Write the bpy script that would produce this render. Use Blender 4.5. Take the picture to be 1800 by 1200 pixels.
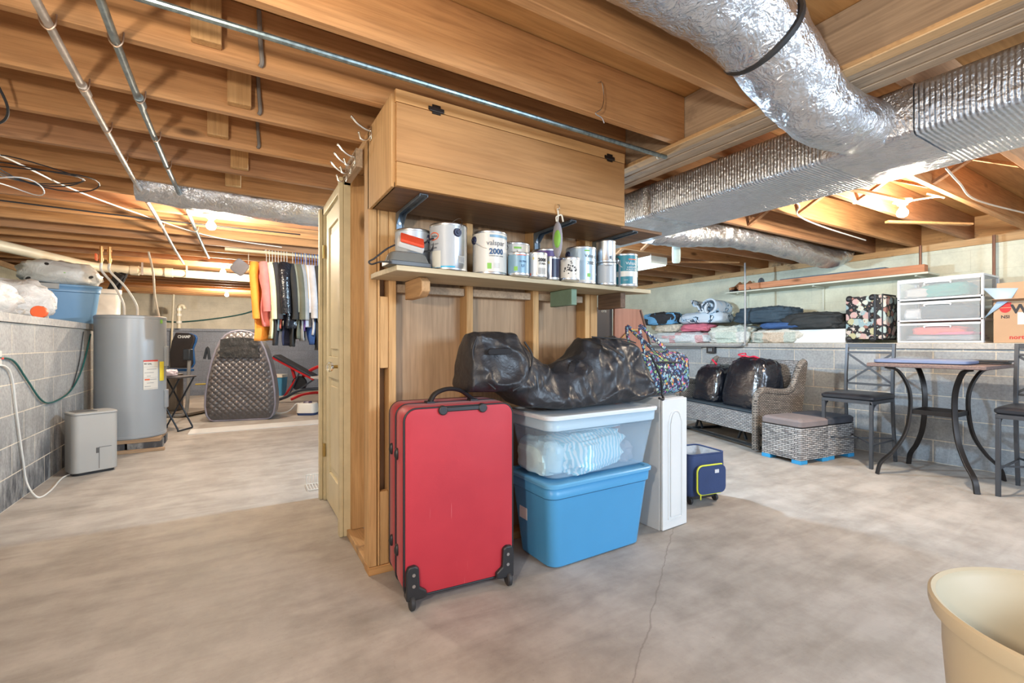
import bpy, math, random
from mathutils import Vector, Matrix, noise
random.seed(7)
for o in list(bpy.data.objects): bpy.data.objects.remove(o)
C = bpy.context.scene.collection
R = math.radians
PI = math.pi

# ---------------------------------------------------------------- camera
YAW = R(30.92)
cam_d = bpy.data.cameras.new('camera'); cam = bpy.data.objects.new('camera', cam_d); C.objects.link(cam)
cam_d.sensor_width = 36.0; cam_d.lens = 808/1800*36; cam_d.clip_start = .02
cam_d.shift_y = 3/1800
cam.location = (0, 0, 1.088); cam.rotation_euler = (R(90), 0, -YAW)
bpy.context.scene.camera = cam
# ---------------------------------------------------------------- world, lights, exposure
sc = bpy.context.scene
sc.view_settings.view_transform = 'Standard'; sc.view_settings.look = 'None'
sc.view_settings.gamma = 1; sc.view_settings.use_curve_mapping = False
sc.view_settings.exposure = 0.70
w = bpy.data.worlds.new('world'); sc.world = w; w.use_nodes = True
bg = w.node_tree.nodes['Background']; bg.inputs[0].default_value = (.80, .88, 1, 1); bg.inputs[1].default_value = .72

def area_light(name, loc, rot, sx, sy, power, col):
    l = bpy.data.lights.new(name, 'AREA'); l.shape = 'RECTANGLE'; l.size = sx; l.size_y = sy
    l.energy = power; l.color = col
    o = bpy.data.objects.new(name, l); o.location = loc; o.rotation_euler = rot; C.objects.link(o); return o
def point_light(name, loc, power, col, r=.04):
    l = bpy.data.lights.new(name, 'POINT'); l.energy = power; l.color = col; l.shadow_soft_size = r
    o = bpy.data.objects.new(name, l); o.location = loc; C.objects.link(o); return o
WARM = (1, .86, .68); COOL = (.50, .74, 1)
BULBS = [(-.17, 4.25, 2.0), (-.15, 6.94, 2.0), (-.16, 10.17, 2.0), (3.98, 1.35, 2.0)]
BPOW = [80, 100, 110, 105]
for p, e in zip(BULBS, BPOW): point_light('bulb_light', (p[0], p[1], p[2]-.03), e, WARM, .045)
# assumed bulb near the photographer, unseen above the frame
point_light('bulb_light', (-.22, 1.0, 1.98), 13, (1, .85, .66), .05)
# assumed unseen lights: low warm key behind the camera, cool one behind the partition
point_light('assumed_key_light', (-.80, .0, 1.40), 66, (1, .88, .74), .06)
point_light('assumed_cool_light', (2.35, 3.45, 1.80), 175, (.55, .78, 1), .05)
# cool fill added behind the camera to brighten the foreground; no window modelled
area_light('cool_fill_light', (2.6, -2.6, 1.75), (R(80), 0, R(8)), 1.6, .7, 95, (.62, .80, 1))

# ---------------------------------------------------------------- mesh helper
class M:
    def __init__(s): s.v = []; s.f = []; s.m = []
    def add(s, vs, fs, mi=0):
        n = len(s.v); s.v += [tuple(p) for p in vs]
        for f in fs: s.f.append(tuple(i+n for i in f)); s.m.append(mi)
        return s
    def box(s, x0, x1, y0, y1, z0, z1, mi=0):
        return s.add([(x0,y0,z0),(x1,y0,z0),(x1,y1,z0),(x0,y1,z0),(x0,y0,z1),(x1,y0,z1),(x1,y1,z1),(x0,y1,z1)],
              [(0,3,2,1),(4,5,6,7),(0,1,5,4),(1,2,6,5),(2,3,7,6),(3,0,4,7)], mi)
    def bar(s, p0, p1, w, h, up=(0,0,1), mi=0):
        p0 = Vector(p0); p1 = Vector(p1); d = (p1-p0).normalized(); u = Vector(up)
        if abs(d.dot(u)) > .98: u = Vector((1,0,0))
        a = d.cross(u).normalized(); b = a.cross(d).normalized()
        vs = [p+a*i*w/2+b*j*h/2 for p in (p0,p1) for i, j in ((-1,-1),(1,-1),(1,1),(-1,1))]
        return s.add(vs, [(0,1,2,3),(7,6,5,4),(0,4,5,1),(1,5,6,2),(2,6,7,3),(3,7,4,0)], mi)
    def prism(s, poly, ax, a0, a1, mi=0):
        n = len(poly)
        def P(u, v, t): return ((t,u,v),(u,t,v),(u,v,t))[ax]
        vs = [P(u,v,a0) for u,v in poly]+[P(u,v,a1) for u,v in poly]
        fs = [tuple(range(n))[::-1], tuple(range(n,2*n))]+[(i,(i+1)%n,(i+1)%n+n,i+n) for i in range(n)]
        return s.add(vs, fs, mi)
    def loft(s, rings, cap0=True, cap1=True, closed=True, mi=0):
        n = len(rings[0]); vs = [p for r in rings for p in r]; fs = []
        for k in range(len(rings)-1):
            for i in range(n if closed else n-1):
                j = (i+1) % n; fs.append((k*n+i, k*n+j, (k+1)*n+j, (k+1)*n+i))
        if cap0: fs.append(tuple(range(n))[::-1])
        if cap1: fs.append(tuple(range((len(rings)-1)*n, len(rings)*n)))
        return s.add(vs, fs, mi)
    def tube(s, pts, r, n=10, mi=0, cap=True, closed=False):
        P = [Vector(p) for p in pts]; rs = r if isinstance(r, (list, tuple)) else [r]*len(P)
        rings = []; a = None
        for i, p in enumerate(P):
            if closed: d = P[(i+1) % len(P)]-P[i-1]
            else: d = P[min(i+1, len(P)-1)]-P[max(i-1, 0)]
            d.normalize()
            if a is None:
                a = d.cross(Vector((0,0,1)))
                if a.length < .05: a = d.cross(Vector((1,0,0)))
            a = (a-d*a.dot(d)).normalized(); b = d.cross(a)
            rings.append([p+(a*math.cos(2*PI*k/n)+b*math.sin(2*PI*k/n))*rs[i] for k in range(n)])
        if closed: rings.append(rings[0]); return s.loft(rings, False, False, mi=mi)
        return s.loft(rings, cap, cap, mi=mi)
    def cyl(s, p0, p1, r0, r1=None, n=20, mi=0): return s.tube([p0, p1], [r0, r0 if r1 is None else r1], n, mi)
    def lathe(s, prof, c=(0,0,0), n=36, mi=0, cap=(False, False), sx=1, sy=1):
        rings = [[(c[0]+r*sx*math.cos(2*PI*k/n), c[1]+r*sy*math.sin(2*PI*k/n), c[2]+z) for k in range(n)] for r, z in prof]
        return s.loft(rings, cap[0], cap[1], mi=mi)
    def grid(s, nu, nv, fn, mi=0, wrap=False):
        vs = [fn(i/nu, j/nv) for j in range(nv+1) for i in range(nu+1)]
        fs = [(j*(nu+1)+i, j*(nu+1)+i+1, (j+1)*(nu+1)+i+1, (j+1)*(nu+1)+i) for j in range(nv) for i in range(nu)]
        return s.add(vs, fs, mi)
    def sphere(s, c, rx, ry=None, rz=None, n=16, m=10, fn=None, mi=0):
        ry = rx if ry is None else ry; rz = rx if rz is None else rz
        vs = []; fs = []
        for j in range(m+1):
            t = PI*j/m
            for i in range(n):
                p = 2*PI*i/n; q = Vector((math.sin(t)*math.cos(p), math.sin(t)*math.sin(p), math.cos(t)))
                if fn: q = fn(q)
                vs.append((c[0]+q[0]*rx, c[1]+q[1]*ry, c[2]+q[2]*rz))
        for j in range(m):
            for i in range(n): fs.append((j*n+i, (j+1)*n+i, (j+1)*n+(i+1) % n, j*n+(i+1) % n))
        return s.add(vs, fs, mi)
    def move(s, fn): s.v = [tuple(fn(Vector(p))) for p in s.v]; return s
    def build(s, name, mats, parent=None, loc=None, rot=None, bevel=0, sub=0, ang=35, label=None, seg=2, solid=0):
        me = bpy.data.meshes.new(name); me.from_pydata(s.v, [], s.f)
        if not isinstance(mats, (list, tuple)): mats = [mats]
        for m_ in mats: me.materials.append(m_)
        me.polygons.foreach_set('material_index', [min(i, len(mats)-1) for i in s.m])
        me.validate(); me.update()
        import bmesh
        bm = bmesh.new(); bm.from_mesh(me)
        bmesh.ops.remove_doubles(bm, verts=bm.verts, dist=1e-5)
        bmesh.ops.recalc_face_normals(bm, faces=bm.faces); bm.to_mesh(me); bm.free()
        me.shade_smooth(); me.set_sharp_from_angle(angle=R(ang))
        o = bpy.data.objects.new(name, me); C.objects.link(o)
        if parent: o.parent = parent
        if loc: o.location = loc
        if rot: o.rotation_euler = rot
        if solid:
            md = o.modifiers.new('solid', 'SOLIDIFY'); md.thickness = solid; md.offset = 0
        if bevel:
            md = o.modifiers.new('bevel', 'BEVEL'); md.width = bevel; md.segments = seg; md.limit_method = 'ANGLE'; md.angle_limit = R(40); md.harden_normals = False
        if sub:
            md = o.modifiers.new('sub', 'SUBSURF'); md.levels = sub; md.render_levels = sub
        if label: o['label'] = label
        return o
def rr(w, d, r, z, cx=0, cy=0, n=5):
    """rounded rectangle ring"""
    out = []
    for qx, qy, a0 in ((1,1,0),(-1,1,90),(-1,-1,180),(1,-1,270)):
        for k in range(n+1):
            a = R(a0+90*k/n); out.append((cx+qx*(w/2-r)+r*math.cos(a), cy+qy*(d/2-r)+r*math.sin(a), z))
    return out
def curve(pts, n=6):
    """Catmull-Rom smoothing of a point list"""
    P = [Vector(p) for p in pts]; P = [P[0]*2-P[1]]+P+[P[-1]*2-P[-2]]; out = []
    for i in range(1, len(P)-2):
        a, b, c, d = P[i-1:i+3]
        for k in range(n):
            t = k/n; out.append(.5*((2*b)+(c-a)*t+(2*a-5*b+4*c-d)*t*t+(3*b-a-3*c+d)*t**3))
    return out+[P[-2]]
def tag(o, label, cat, group=None, kind=None):
    o['label'] = label; o['category'] = cat
    if group: o['group'] = group
    if kind: o['kind'] = kind
    return o
def thing(name, label, cat, loc=(0,0,0), rz=0, group=None):
    o = bpy.data.objects.new(name, None); C.objects.link(o); o.empty_display_size = .05
    o.location = loc; o.rotation_euler = (0, 0, rz); return tag(o, label, cat, group)
def struct(name, m, mt, **k):
    o = m.build(name, mt, **k); o['kind'] = 'structure'; return o
def dup(root, loc, rz, label=None, group=None):
    r = root.copy(); C.objects.link(r); r.location = loc; r.rotation_euler = (0, 0, rz)
    if label: r['label'] = label
    if group: r['group'] = group
    for ch in list(root.children):
        c = ch.copy(); C.objects.link(c); c.parent = r
        for g in ch.children:
            d = g.copy(); C.objects.link(d); d.parent = c
    return r
def nz(p, sc=1, seed=0): return noise.noise(Vector(p)*sc+Vector((seed*7.3, seed*3.1, seed)))

# ---------------------------------------------------------------- materials
class NT:
    def __init__(s, name):
        s.m = bpy.data.materials.new(name); s.m.use_nodes = True; s.t = s.m.node_tree; s.b = s.t.nodes['Principled BSDF']
    def n(s, typ, ins=None, **kw):
        nd = s.t.nodes.new('ShaderNode'+typ)
        for k, v in kw.items(): setattr(nd, k, v)
        for k, v in (ins or {}).items(): s.put(nd.inputs[k], v)
        return nd
    def put(s, sock, v):
        if isinstance(v, bpy.types.NodeSocket): s.t.links.new(v, sock)
        elif isinstance(v, (tuple, list)) and len(v) == 3 and sock.type == 'RGBA': sock.default_value = (*v, 1)
        else: sock.default_value = v
    def coord(s, kind='Object', rnd=False, scale=(1,1,1)):
        v = s.n('TexCoord').outputs[kind]
        if rnd:
            r = s.n('ObjectInfo').outputs['Random']
            m_ = s.n('Math', {0: r, 1: 37.}, operation='MULTIPLY').outputs[0]
            v = s.n('VectorMath', {0: v, 1: m_}, operation='ADD').outputs[0]
        return s.n('Mapping', {'Vector': v, 'Scale': scale}).outputs[0]
    def noise(s, v, scale, detail=4, rough=.55, dist=0):
        return s.n('TexNoise', {'Vector': v, 'Scale': scale, 'Detail': detail, 'Roughness': rough, 'Distortion': dist}).outputs[0]
    def ramp(s, fac, stops, interp='LINEAR'):
        r = s.n('ValToRGB', {0: fac}); cr = r.color_ramp; cr.interpolation = interp
        while len(cr.elements) < len(stops): cr.elements.new(.5)
        for e, (p, c) in zip(cr.elements, stops):
            e.position = p; e.color = (*c, 1) if isinstance(c, (tuple, list)) else (c, c, c, 1)
        return r.outputs[0]
    def mix(s, fac, a, b, mode='MIX'):
        m_ = s.n('Mix', data_type='RGBA', blend_type=mode); s.put(m_.inputs[0], fac); s.put(m_.inputs[6], a); s.put(m_.inputs[7], b); return m_.outputs[2]
    def math(s, op, a, b=0.): return s.n('Math', {0: a, 1: b}, operation=op).outputs[0]
    def bump(s, h, strength=.3, dist=.01, prev=None):
        d = {'Height': h, 'Strength': strength, 'Distance': dist}
        if prev is not None: d['Normal'] = prev
        return s.n('Bump', d).outputs[0]
    def out(s, **k):
        for a, v in k.items():
            s.put(s.b.inputs[{'col': 'Base Color', 'rough': 'Roughness', 'metal': 'Metallic', 'nor': 'Normal', 'spec': 'Specular IOR Level', 'trans': 'Transmission Weight', 'alpha': 'Alpha', 'coat': 'Coat Weight', 'ior': 'IOR', 'sheen': 'Sheen Weight'}[a]], v)
        return s.m
_mc = {}
def mat(name, col, rough=.5, metal=0, var=.12, vs=6, bump=0, bs=40, bd=.003, **k):
    if name in _mc: return _mc[name]
    t = NT(name); v = t.coord(); nv = t.noise(v, vs, 5)
    c0 = tuple(max(0, c*(1-var)) for c in col); c1 = tuple(min(1, c*(1+var)) for c in col)
    kk = dict(col=t.ramp(nv, [(.3, c0), (.7, c1)]), rough=rough, metal=metal)
    if bump: kk['nor'] = t.bump(t.noise(v, bs, 4), bump, bd)
    kk.update(k); _mc[name] = t.out(**kk); return _mc[name]
def wood(name, c0, c1, ax=0, rough=.7, gs=1., knots=True, spec=.3, stain=.0):
    """sawn timber with the grain along axis ax"""
    t = NT(name); sc_ = [14*gs]*3; sc_[ax] = .7*gs
    v0 = t.coord(rnd=True); v = t.n('Mapping', {'Vector': v0, 'Scale': tuple(sc_)}).outputs[0]
    g = t.noise(v, 1.6, 6, .62, 1.2); g2 = t.noise(v, 6, 3, .6, .3)
    col = t.ramp(g, [(.28, c0), (.5, tuple((a+b)/2 for a, b in zip(c0, c1))), (.72, c1)])
    col = t.mix(.35, col, t.ramp(g2, [(.3, tuple(a*.6 for a in c0)), (.6, c1)]), 'MULTIPLY' if 0 else 'MIX')
    big = t.noise(v0, 1.3, 3)
    col = t.mix(1, col, t.ramp(big, [(.3, .80), (.7, 1.08)]), 'MULTIPLY')
    if knots:
        ks = [9.]*3; ks[ax] = 3.2
        vk = t.n('Mapping', {'Vector': v0, 'Scale': tuple(ks)}).outputs[0]
        vo = t.n('TexVoronoi', {'Vector': vk, 'Scale': .55}).outputs['Distance']
        col = t.mix(t.ramp(vo, [(.05, 1), (.13, 0)]), col, tuple(a*.42 for a in c0))
    if stain:
        st = t.noise(v0, 5, 4, .7); col = t.mix(t.ramp(st, [(.56, 0), (.68, stain)]), col, (.05, .04, .035))
    return t.out(col=col, rough=rough, spec=spec, nor=t.bump(g2, .25, .002))
JO = wood('joist_timber', (.40, .19, .075), (.60, .325, .14), 0)
JO2 = wood('joist_timber_brown', (.34, .17, .085), (.52, .29, .15), 0)
PINE_Z = wood('stud_pine', (.50, .28, .11), (.66, .41, .19), 2)
PINE_Y = wood('pine_along_y', (.50, .30, .14), (.68, .44, .22), 1, stain=.5)
PINE_X = wood('pine_along_x', (.47, .24, .085), (.60, .34, .14), 0)
BEAM = wood('beam_timber', (.33, .24, .16), (.54, .40, .27), 1, stain=.3)
PLYX = wood('cabinet_plywood', (.42, .205, .075), (.55, .295, .12), 0, .45, .6, False)
PLYZ = wood('panel_plywood', (.36, .23, .13), (.56, .38, .23), 2, .6, .7, False)
SUBF = wood('subfloor_plywood', (.50, .25, .08), (.70, .40, .16), 0, .7, .6, False)
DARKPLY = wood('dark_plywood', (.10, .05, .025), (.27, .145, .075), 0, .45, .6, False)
SHELFW = wood('shelf_board_wood', (.50, .42, .27), (.64, .55, .38), 0, .7, .8, False)
def concrete():
    t = NT('floor_concrete'); v = t.coord(); n1 = t.noise(v, .75, 6, .6); n2 = t.noise(v, 4, 6, .65); n3 = t.noise(v, 60, 3, .7)
    vs = t.n('Mapping', {'Vector': v, 'Rotation': (0, 0, .9), 'Scale': (1.2, 6, 1)}).outputs[0]; sw = t.noise(vs, 1.5, 5, .6, .6)
    col = t.ramp(n1, [(.32, (.25, .225, .195)), (.5, (.35, .32, .285)), (.68, (.42, .39, .355))])
    col = t.mix(.5, col, t.ramp(sw, [(.35, (.24, .22, .195)), (.6, (.44, .41, .375))]))
    col = t.mix(.38, col, t.ramp(n2, [(.33, (.17, .15, .13)), (.62, (.48, .45, .415))]))
    col = t.mix(t.ramp(n3, [(.62, 0), (.75, .35)]), col, (.20, .17, .14))
    # hairline crack
    wv = t.n('VectorMath', {0: v, 1: t.n('TexNoise', {'Vector': v, 'Scale': 5., 'Detail': 3.}).outputs[1]}, operation='ADD').outputs[0]
    sp = t.n('SeparateXYZ', {0: v}); wob = t.math('MULTIPLY', t.math('SUBTRACT', t.noise(v, 6, 4), .5), .10)
    ln = t.math('ABSOLUTE', t.math('ADD', t.math('ADD', sp.outputs[0], t.math('MULTIPLY', sp.outputs[1], -1.45)), t.math('ADD', wob, .45)))
    inr = t.n('MapRange', {0: sp.outputs[0], 1: 2.5, 2: 2.2, 3: 0., 4: 1.}).outputs[0]
    col = t.mix(t.math('MULTIPLY', t.ramp(ln, [(0, .55), (.008, 0)]), inr), col, (.15, .13, .11))
    return t.out(col=col, rough=t.ramp(n2, [(.3, .55), (.7, .78)]), spec=.35, nor=t.bump(n2, .12, .004, t.bump(n3, .1, .001)))
CONC = concrete()
def block(name, ax, c0, c1, mortar, off=(0, 0), stain=0., msize=.008, bumpy=.5, grain=1.):
    t = NT(name); v = t.coord()
    sp = t.n('SeparateXYZ', {0: v}); u = sp.outputs[1 if ax == 0 else 0]; z = sp.outputs[2]
    u = t.math('ADD', u, off[0]); zz = t.math('ADD', z, off[1])
    bv = t.n('CombineXYZ', {0: u, 1: zz, 2: 0.}).outputs[0]
    br = t.n('TexBrick', {'Vector': bv, 'Color1': c0, 'Color2': c1, 'Mortar': mortar, 'Scale': 1., 'Mortar Size': msize*.5, 'Mortar Smooth': .15, 'Bias': 0., 'Brick Width': .4064, 'Row Height': .2032})
    col = br.outputs[0]; fac = br.outputs[1]
    n1 = t.noise(v, 45, 4, .7); n2 = t.noise(v, 2.2, 5, .65)
    col = t.mix(1, col, t.ramp(n1, [(.3, 1-.22*grain), (.7, 1+.16*grain)]), 'MULTIPLY')
    col = t.mix(.7, col, t.ramp(n2, [(.3, .72), (.7, 1.2)]), 'MULTIPLY')
    if stain:
        low = t.n('MapRange', {0: z, 1: .15, 2: .75, 3: 1., 4: 0.}).outputs[0]
        vs = t.n('Mapping', {'Vector': v, 'Scale': (3, 3, 1.0)}).outputs[0]
        dk = t.ramp(t.noise(vs, 1.6, 6, .7), [(.38, 0), (.58, 1)])
        col = t.mix(t.math('MULTIPLY', t.math('MULTIPLY', dk, low), stain), col, t.mix(fac, (.07, .07, .075), mortar))
        wt = t.ramp(t.noise(vs, 2.6, 7, .75), [(.62, 0), (.72, 1)])
        col = t.mix(t.math('MULTIPLY', t.math('MULTIPLY', wt, low), .75*stain), col, (.62, .62, .60))
    h = t.math('SUBTRACT', t.math('MULTIPLY', n1, .25), fac)
    return t.out(col=col, rough=.9, spec=.2, nor=t.bump(h, bumpy, .006))
LB = block('left_block', 0, (.33, .33, .32), (.40, .395, .38), (.62, .56, .46), (.1, .0), 1.)
RB = block('right_block', 0, (.30, .32, .335), (.38, .40, .41), (.62, .56, .46), (.2, .0), .35)
BB = block('back_block', 1, (.19, .21, .25), (.22, .24, .28), (.17, .19, .22), (.0, .1), 0)
UPW = block('cream_block', 0, (.60, .62, .50), (.63, .64, .52), (.56, .57, .46), (.1, .05), 0, .006, .15, .25)
UPB = block('beige_block', 1, (.64, .58, .46), (.67, .61, .49), (.58, .53, .43), (.1, .05), 0, .006, .15, .25)
CAP = block('cap_block', 0, (.40, .39, .37), (.46, .45, .425), (.58, .52, .43), (.0, .13), 0)

# ---------------------------------------------------------------- the setting
LX, RX, BY = -1.294, 5.467, 11.6
struct('floor', M().box(-3.2, 7.2, -3.2, 13, -.15, 0), CONC)
struct('wall_left', M().box(LX-.2, LX, -.6, BY, 0, 1.225), LB)
struct('wall_left_upper', M().box(-2.65, -2.45, -.6, 12.4, 1.225, 2.02), UPW)
struct('wall_back', M().box(LX-.2, RX+.2, BY, BY+.2, 0, 1.335), BB)
struct('wall_back_upper', M().box(-2.65, 6.25, 12.2, 12.4, 1.30, 2.32), UPB)
struct('wall_right', M().box(RX, RX+.2, -1.2, BY, 0, 1.035), RB)
struct('wall_right_upper', M().box(6.05, 6.25, -1.2, 12.2, 1.03, 2.02), UPW)
struct('trim_1', M().box(-2.45, LX-.2, -.6, 11.8, 1.10, 1.225).box(-2.45, LX+.02, -.6, 12.2, 1.228, 1.285), CAP)
struct('trim_2', M().box(LX, RX, BY-.02, 12.2, 1.338, 1.39), BB)
struct('trim_3', M().box(RX+.2, 6.05, -1.2, 11.8, .92, 1.035).box(RX-.02, 6.05, -1.2, BY-.03, 1.038, 1.09), CAP)
struct('ceiling', M().box(-3.0, 6.6, -.8, 12.6, 2.327, 2.345), SUBF)
struct('trim_6', M().box(6.205, 6.24, -.8, 12.2, 2.03, 2.325), PINE_Y)
struct('trim_7', M().box(-2.65, -2.61, -.6, 12.2, 2.03, 2.325), PINE_Y)
struct('trim_4', M().box(6.04, 6.2, -.8, 12.2, 2.022, 2.088), PINE_Y)
struct('trim_5', M().box(-2.62, -2.44, -.6, 12.2, 2.022, 2.088), PINE_Y)

# joists: each board is one thing
ORD = ['first','second','third','fourth','fifth','sixth','seventh','eighth','ninth','tenth','eleventh','twelfth','thirteenth','fourteenth','fifteenth','sixteenth','seventeenth','eighteenth','nineteenth','twentieth','twenty-first','twenty-second','twenty-third','twenty-fourth','twenty-fifth','twenty-sixth','twenty-seventh','twenty-eighth','twenty-ninth','thirtieth']
jm = None
def joist(x0, x1, y, label, group, mt):
    m = M(); h = .235; n = 14; rings = []
    sd = y*3.1
    for i in range(n+1):
        x = x0+(x1-x0)*i/n; wy = nz((x*.6, sd, 0))*.004; wz = nz((x*.8, sd, 5))*.004
        rings.append([(x, -.019+wy, -h/2+wz), (x, .019+wy, -h/2+wz), (x, .019+wy, h/2-.001), (x, -.019+wy, h/2-.001)])
    m.loft(rings)
    o = m.build('ceiling_joist', mt, loc=(0, y, 2.0905+h/2), bevel=.003, seg=1)
    return tag(o, label, 'joist', group)
for k in range(-3, 26):
    y = 1.96+.4064*k
    if k >= -3 and y < 11.9:
        i = k+3
        if k >= -2: joist(-2.6, 1.93, y, f'rough wooden ceiling joist left of the girder, {ORD[i-1]} from the camera', 'ceiling joists left of the girder', JO if k < 3 or k % 3 else JO2)
        joist(2.10, 6.2, y, f'rough wooden ceiling joist over the sofa side, {ORD[i]} from the camera', 'ceiling joists right of the girder', JO2 if k % 2 else JO)
# girder with its ledger strip
g = thing('girder', 'built-up timber girder carrying the joists beside the foil duct', 'beam', (2.015, 5.4, 2.17))
for i in range(3): M().box(-.083+i*.045, -.041+i*.045, -5.6, 6.7, -.100-.004*(i == 1), .155).build('ply_board', BEAM, g, bevel=.003, seg=1)
M().box(-.145, -.085, -5.6, 6.7, -.104, -.082).build('ledger_strip', PINE_Y, g, bevel=.003, seg=1)
M().box(.052, .105, -5.6, 6.7, -.104, -.082).build('ledger_strip', BEAM, g, bevel=.002, seg=1)
# short nailer blocks fixed to the joist faces
for i, (x, k, b) in enumerate(((-.09, 0, 2.13), (.01, 1, 2.12), (-.08, 2, 2.12), (.014, 3, 2.11), (-.02, 4, 2.12))):
    m = M().box(-.045, .045, -.02, .02, b-2.2, .12)
    tag(m.build('nailer_block', PINE_Z, loc=(x, 1.96+.4064*k-.042, 2.2), bevel=.003, seg=1), f'short upright wood block nailed to the {ORD[k+1]} joist in front of the cupboard side', 'wood block', 'nailer blocks between the left joists')
# crossed bridging on the right side
for k in range(-3, 9):
    y0 = 1.96+.4064*k+.021; y1 = y0+.3644
    t = thing('cross_bridging', f'crossed wood bridging between the joists right of the girder, {ORD[k+3]} bay from the camera', 'bridging', (3.8, (y0+y1)/2, 2.2), 0, 'cross bridging between the right joists')
    d = (y1-y0)/2
    M().bar((-.022, -d, .10), (-.022, d, -.10), .038, .018).build('brace', JO2, t); M().bar((.022, d, .10), (.022, -d, -.10), .038, .018).build('brace', JO, t)

# ---------------------------------------------------------------- partition with the open studs
PX, PY = .528, 2.18
t = thing('stud_partition', 'open stud partition with plywood panels behind the red suitcase', 'partition', (PX, PY, 0))
M().box(0, 1.44, 0, .089, 0, .038).build('bottom_plate', PINE_X, t, bevel=.002, seg=1)
M().box(0, 1.44, 0, .089, 2.045, 2.085).build('top_plate', PINE_X, t, bevel=.002, seg=1)
for x0, x1 in ((0, .038), (.041, .052), (.094, .130), (.502, .54), (.918, .958), (1.30, 1.338), (1.342, 1.397)):
    M().box(x0, x1, 0, .089, .04, 2.043).build('stud', PINE_Z, t, bevel=.003, seg=1)
M().box(.053, .093, .005, .04, .04, .385).build('filler_block', PINE_Z, t, bevel=.002, seg=1); M().box(.053, .093, .005, .04, .97, 1.31).build('filler_block', PINE_Z, t, bevel=.002, seg=1)
M().box(.053, .093, .005, .04, 1.47, 2.04).build('filler_block', PINE_Z, t, bevel=.002, seg=1)
M().box(.05, 1.44, .090, .098, .0, 2.085).build('plywood_panel', PLYZ, t)
for x0, x1 in ((.132, .50), (.542, .916), (.96, 1.298)):
    M().box(x0, x1, .02, .088, 1.335, 1.375).build('rail', BEAM, t, bevel=.003, seg=1)
tx = bpy.data.curves.new('tmp', 'FONT')
def text_mesh(s, size, bold=0.0, spacing=1.0):
    cu = bpy.data.curves.new('lettering', 'FONT'); cu.body = s; cu.size = size; cu.align_x = 'CENTER'; cu.align_y = 'CENTER'
    cu.extrude = .0004; cu.offset = bold; cu.space_character = spacing; cu.resolution_u = 2
    o = bpy.data.objects.new('lettering', cu); C.objects.link(o)
    dg = bpy.context.evaluated_depsgraph_get(); me = bpy.data.meshes.new_from_object(o.evaluated_get(dg))
    bpy.data.objects.remove(o); return me
def text(name, s, size, mt, parent, loc, rot, bold=0.0, fn=None, label=None, spacing=1.0):
    me = text_mesh(s, size, bold, spacing)
    if fn:
        for v in me.vertices: v.co = fn(v.co)
    me.materials.clear(); me.materials.append(mt); me.name = name
    o = bpy.data.objects.new(name, me); C.objects.link(o); o.parent = parent; o.location = loc; o.rotation_euler = rot
    if label: o['label'] = label
    return o
INK = mat('dark_ink', (.03, .03, .035), .7, var=0)
text('stamp', 'WDCRO', .028, INK, t, (1.17, .0885, .905), (R(90), 0, 0)); text('stamp', 'MA26 .', .028, INK, t, (1.17, .0885, .86), (R(90), 0, 0))

# door wall: studs and plate between the post and the door
t = thing('stud_partition', 'open stud wall frame between the cupboard and the cream door', 'partition', (.532, 2.275, 0))
M().box(0, .089, .0, .43, 0, .038).build('bottom_plate', PINE_Y, t, bevel=.002, seg=1)
M().box(.02, .112, .40, .438, .04, 2.04).build('stud', PINE_Z, t, bevel=.003, seg=1)
M().box(.0, .089, .0, .43, 2.042, 2.082).build('top_plate', PINE_Y, t, bevel=.002, seg=1)
M().box(.075, .112, .001, .038, .04, 2.04).build('stud', PINE_Z, t, bevel=.003, seg=1)
M().box(.09, .1, .04, .44, .039, 2.04).build('back_panel', PLYZ, t)
CREAM = mat('cream_paint', (.66, .58, .38), .45, var=.06, vs=5, bump=.06, bs=12)
CREAMT = mat('cream_paint_worn', (.62, .53, .33), .5, var=.12, vs=8, bump=.1, bs=20)
BRASS = mat('aged_brass', (.50, .36, .14), .35, 1)
d = thing('door_1', 'cream panelled door with a glass knob in its worn cream frame', 'door', (.527, 2.7, 0)); d['kind'] = 'structure'
cs = M().box(-.012, .10, -.0, .075, 0, 2.03).box(-.012, .10, .70, .775, 0, 2.03).box(-.012, .10, .0, .775, 1.975, 2.032)
cs.build('door_frame', CREAMT, d, bevel=.004)
M().box(-.034, -.0125, -.002, .05, 0, 2.02).box(-.034, -.0125, .725, .777, 0, 2.02).build('casing', CREAMT, d, bevel=.004)
dl = M()
y0, y1 = .078, .697
def slab(x, ya, yb, za, zb): dl.box(x, .04, ya, yb, za, zb)
slab(.006, y0, y0+.1, .01, 1.97); slab(.006, y1-.1, y1, .01, 1.97); slab(.006, y0+.1, y1-.1, .01, .22); slab(.006, y0+.1, y1-.1, .86, 1.0); slab(.006, y0+.1, y1-.1, 1.86, 1.97)
slab(.020, y0+.1, y1-.1, .22, .86); slab(.020, y0+.1, y1-.1, 1.0, 1.86)
leaf = dl.build('door_leaf', CREAM, d, bevel=.003)
M().box(.010, .019, y0+.15, y1-.15, .27, .81).box(.010, .019, y0+.15, y1-.15, 1.05, 1.81).build('raised_panel', CREAM, leaf, bevel=.006)
GLASSK = mat('clear_glass', (.95, .97, .96), .03, var=0, trans=1., ior=1.5)
k = M().tube([(.006, 0, 0), (-.012, 0, 0)], .026).tube([(-.012, 0, 0), (-.045, 0, 0)], .010); k.build('knob_rose', BRASS, d, loc=(0, y0+.065, .95))
M().sphere((-.062, 0, 0), .024, .03, .03, 8, 8).build('knob', GLASSK, d, loc=(0, y0+.065, .95), ang=10)
for z in (.35, 1.72): M().cyl((-.006, .697, z-.045), (-.006, .697, z+.045), .008).box(-.016, -.0125, .69, .735, z-.045, z+.045).build('hinge', BRASS, d)

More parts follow.
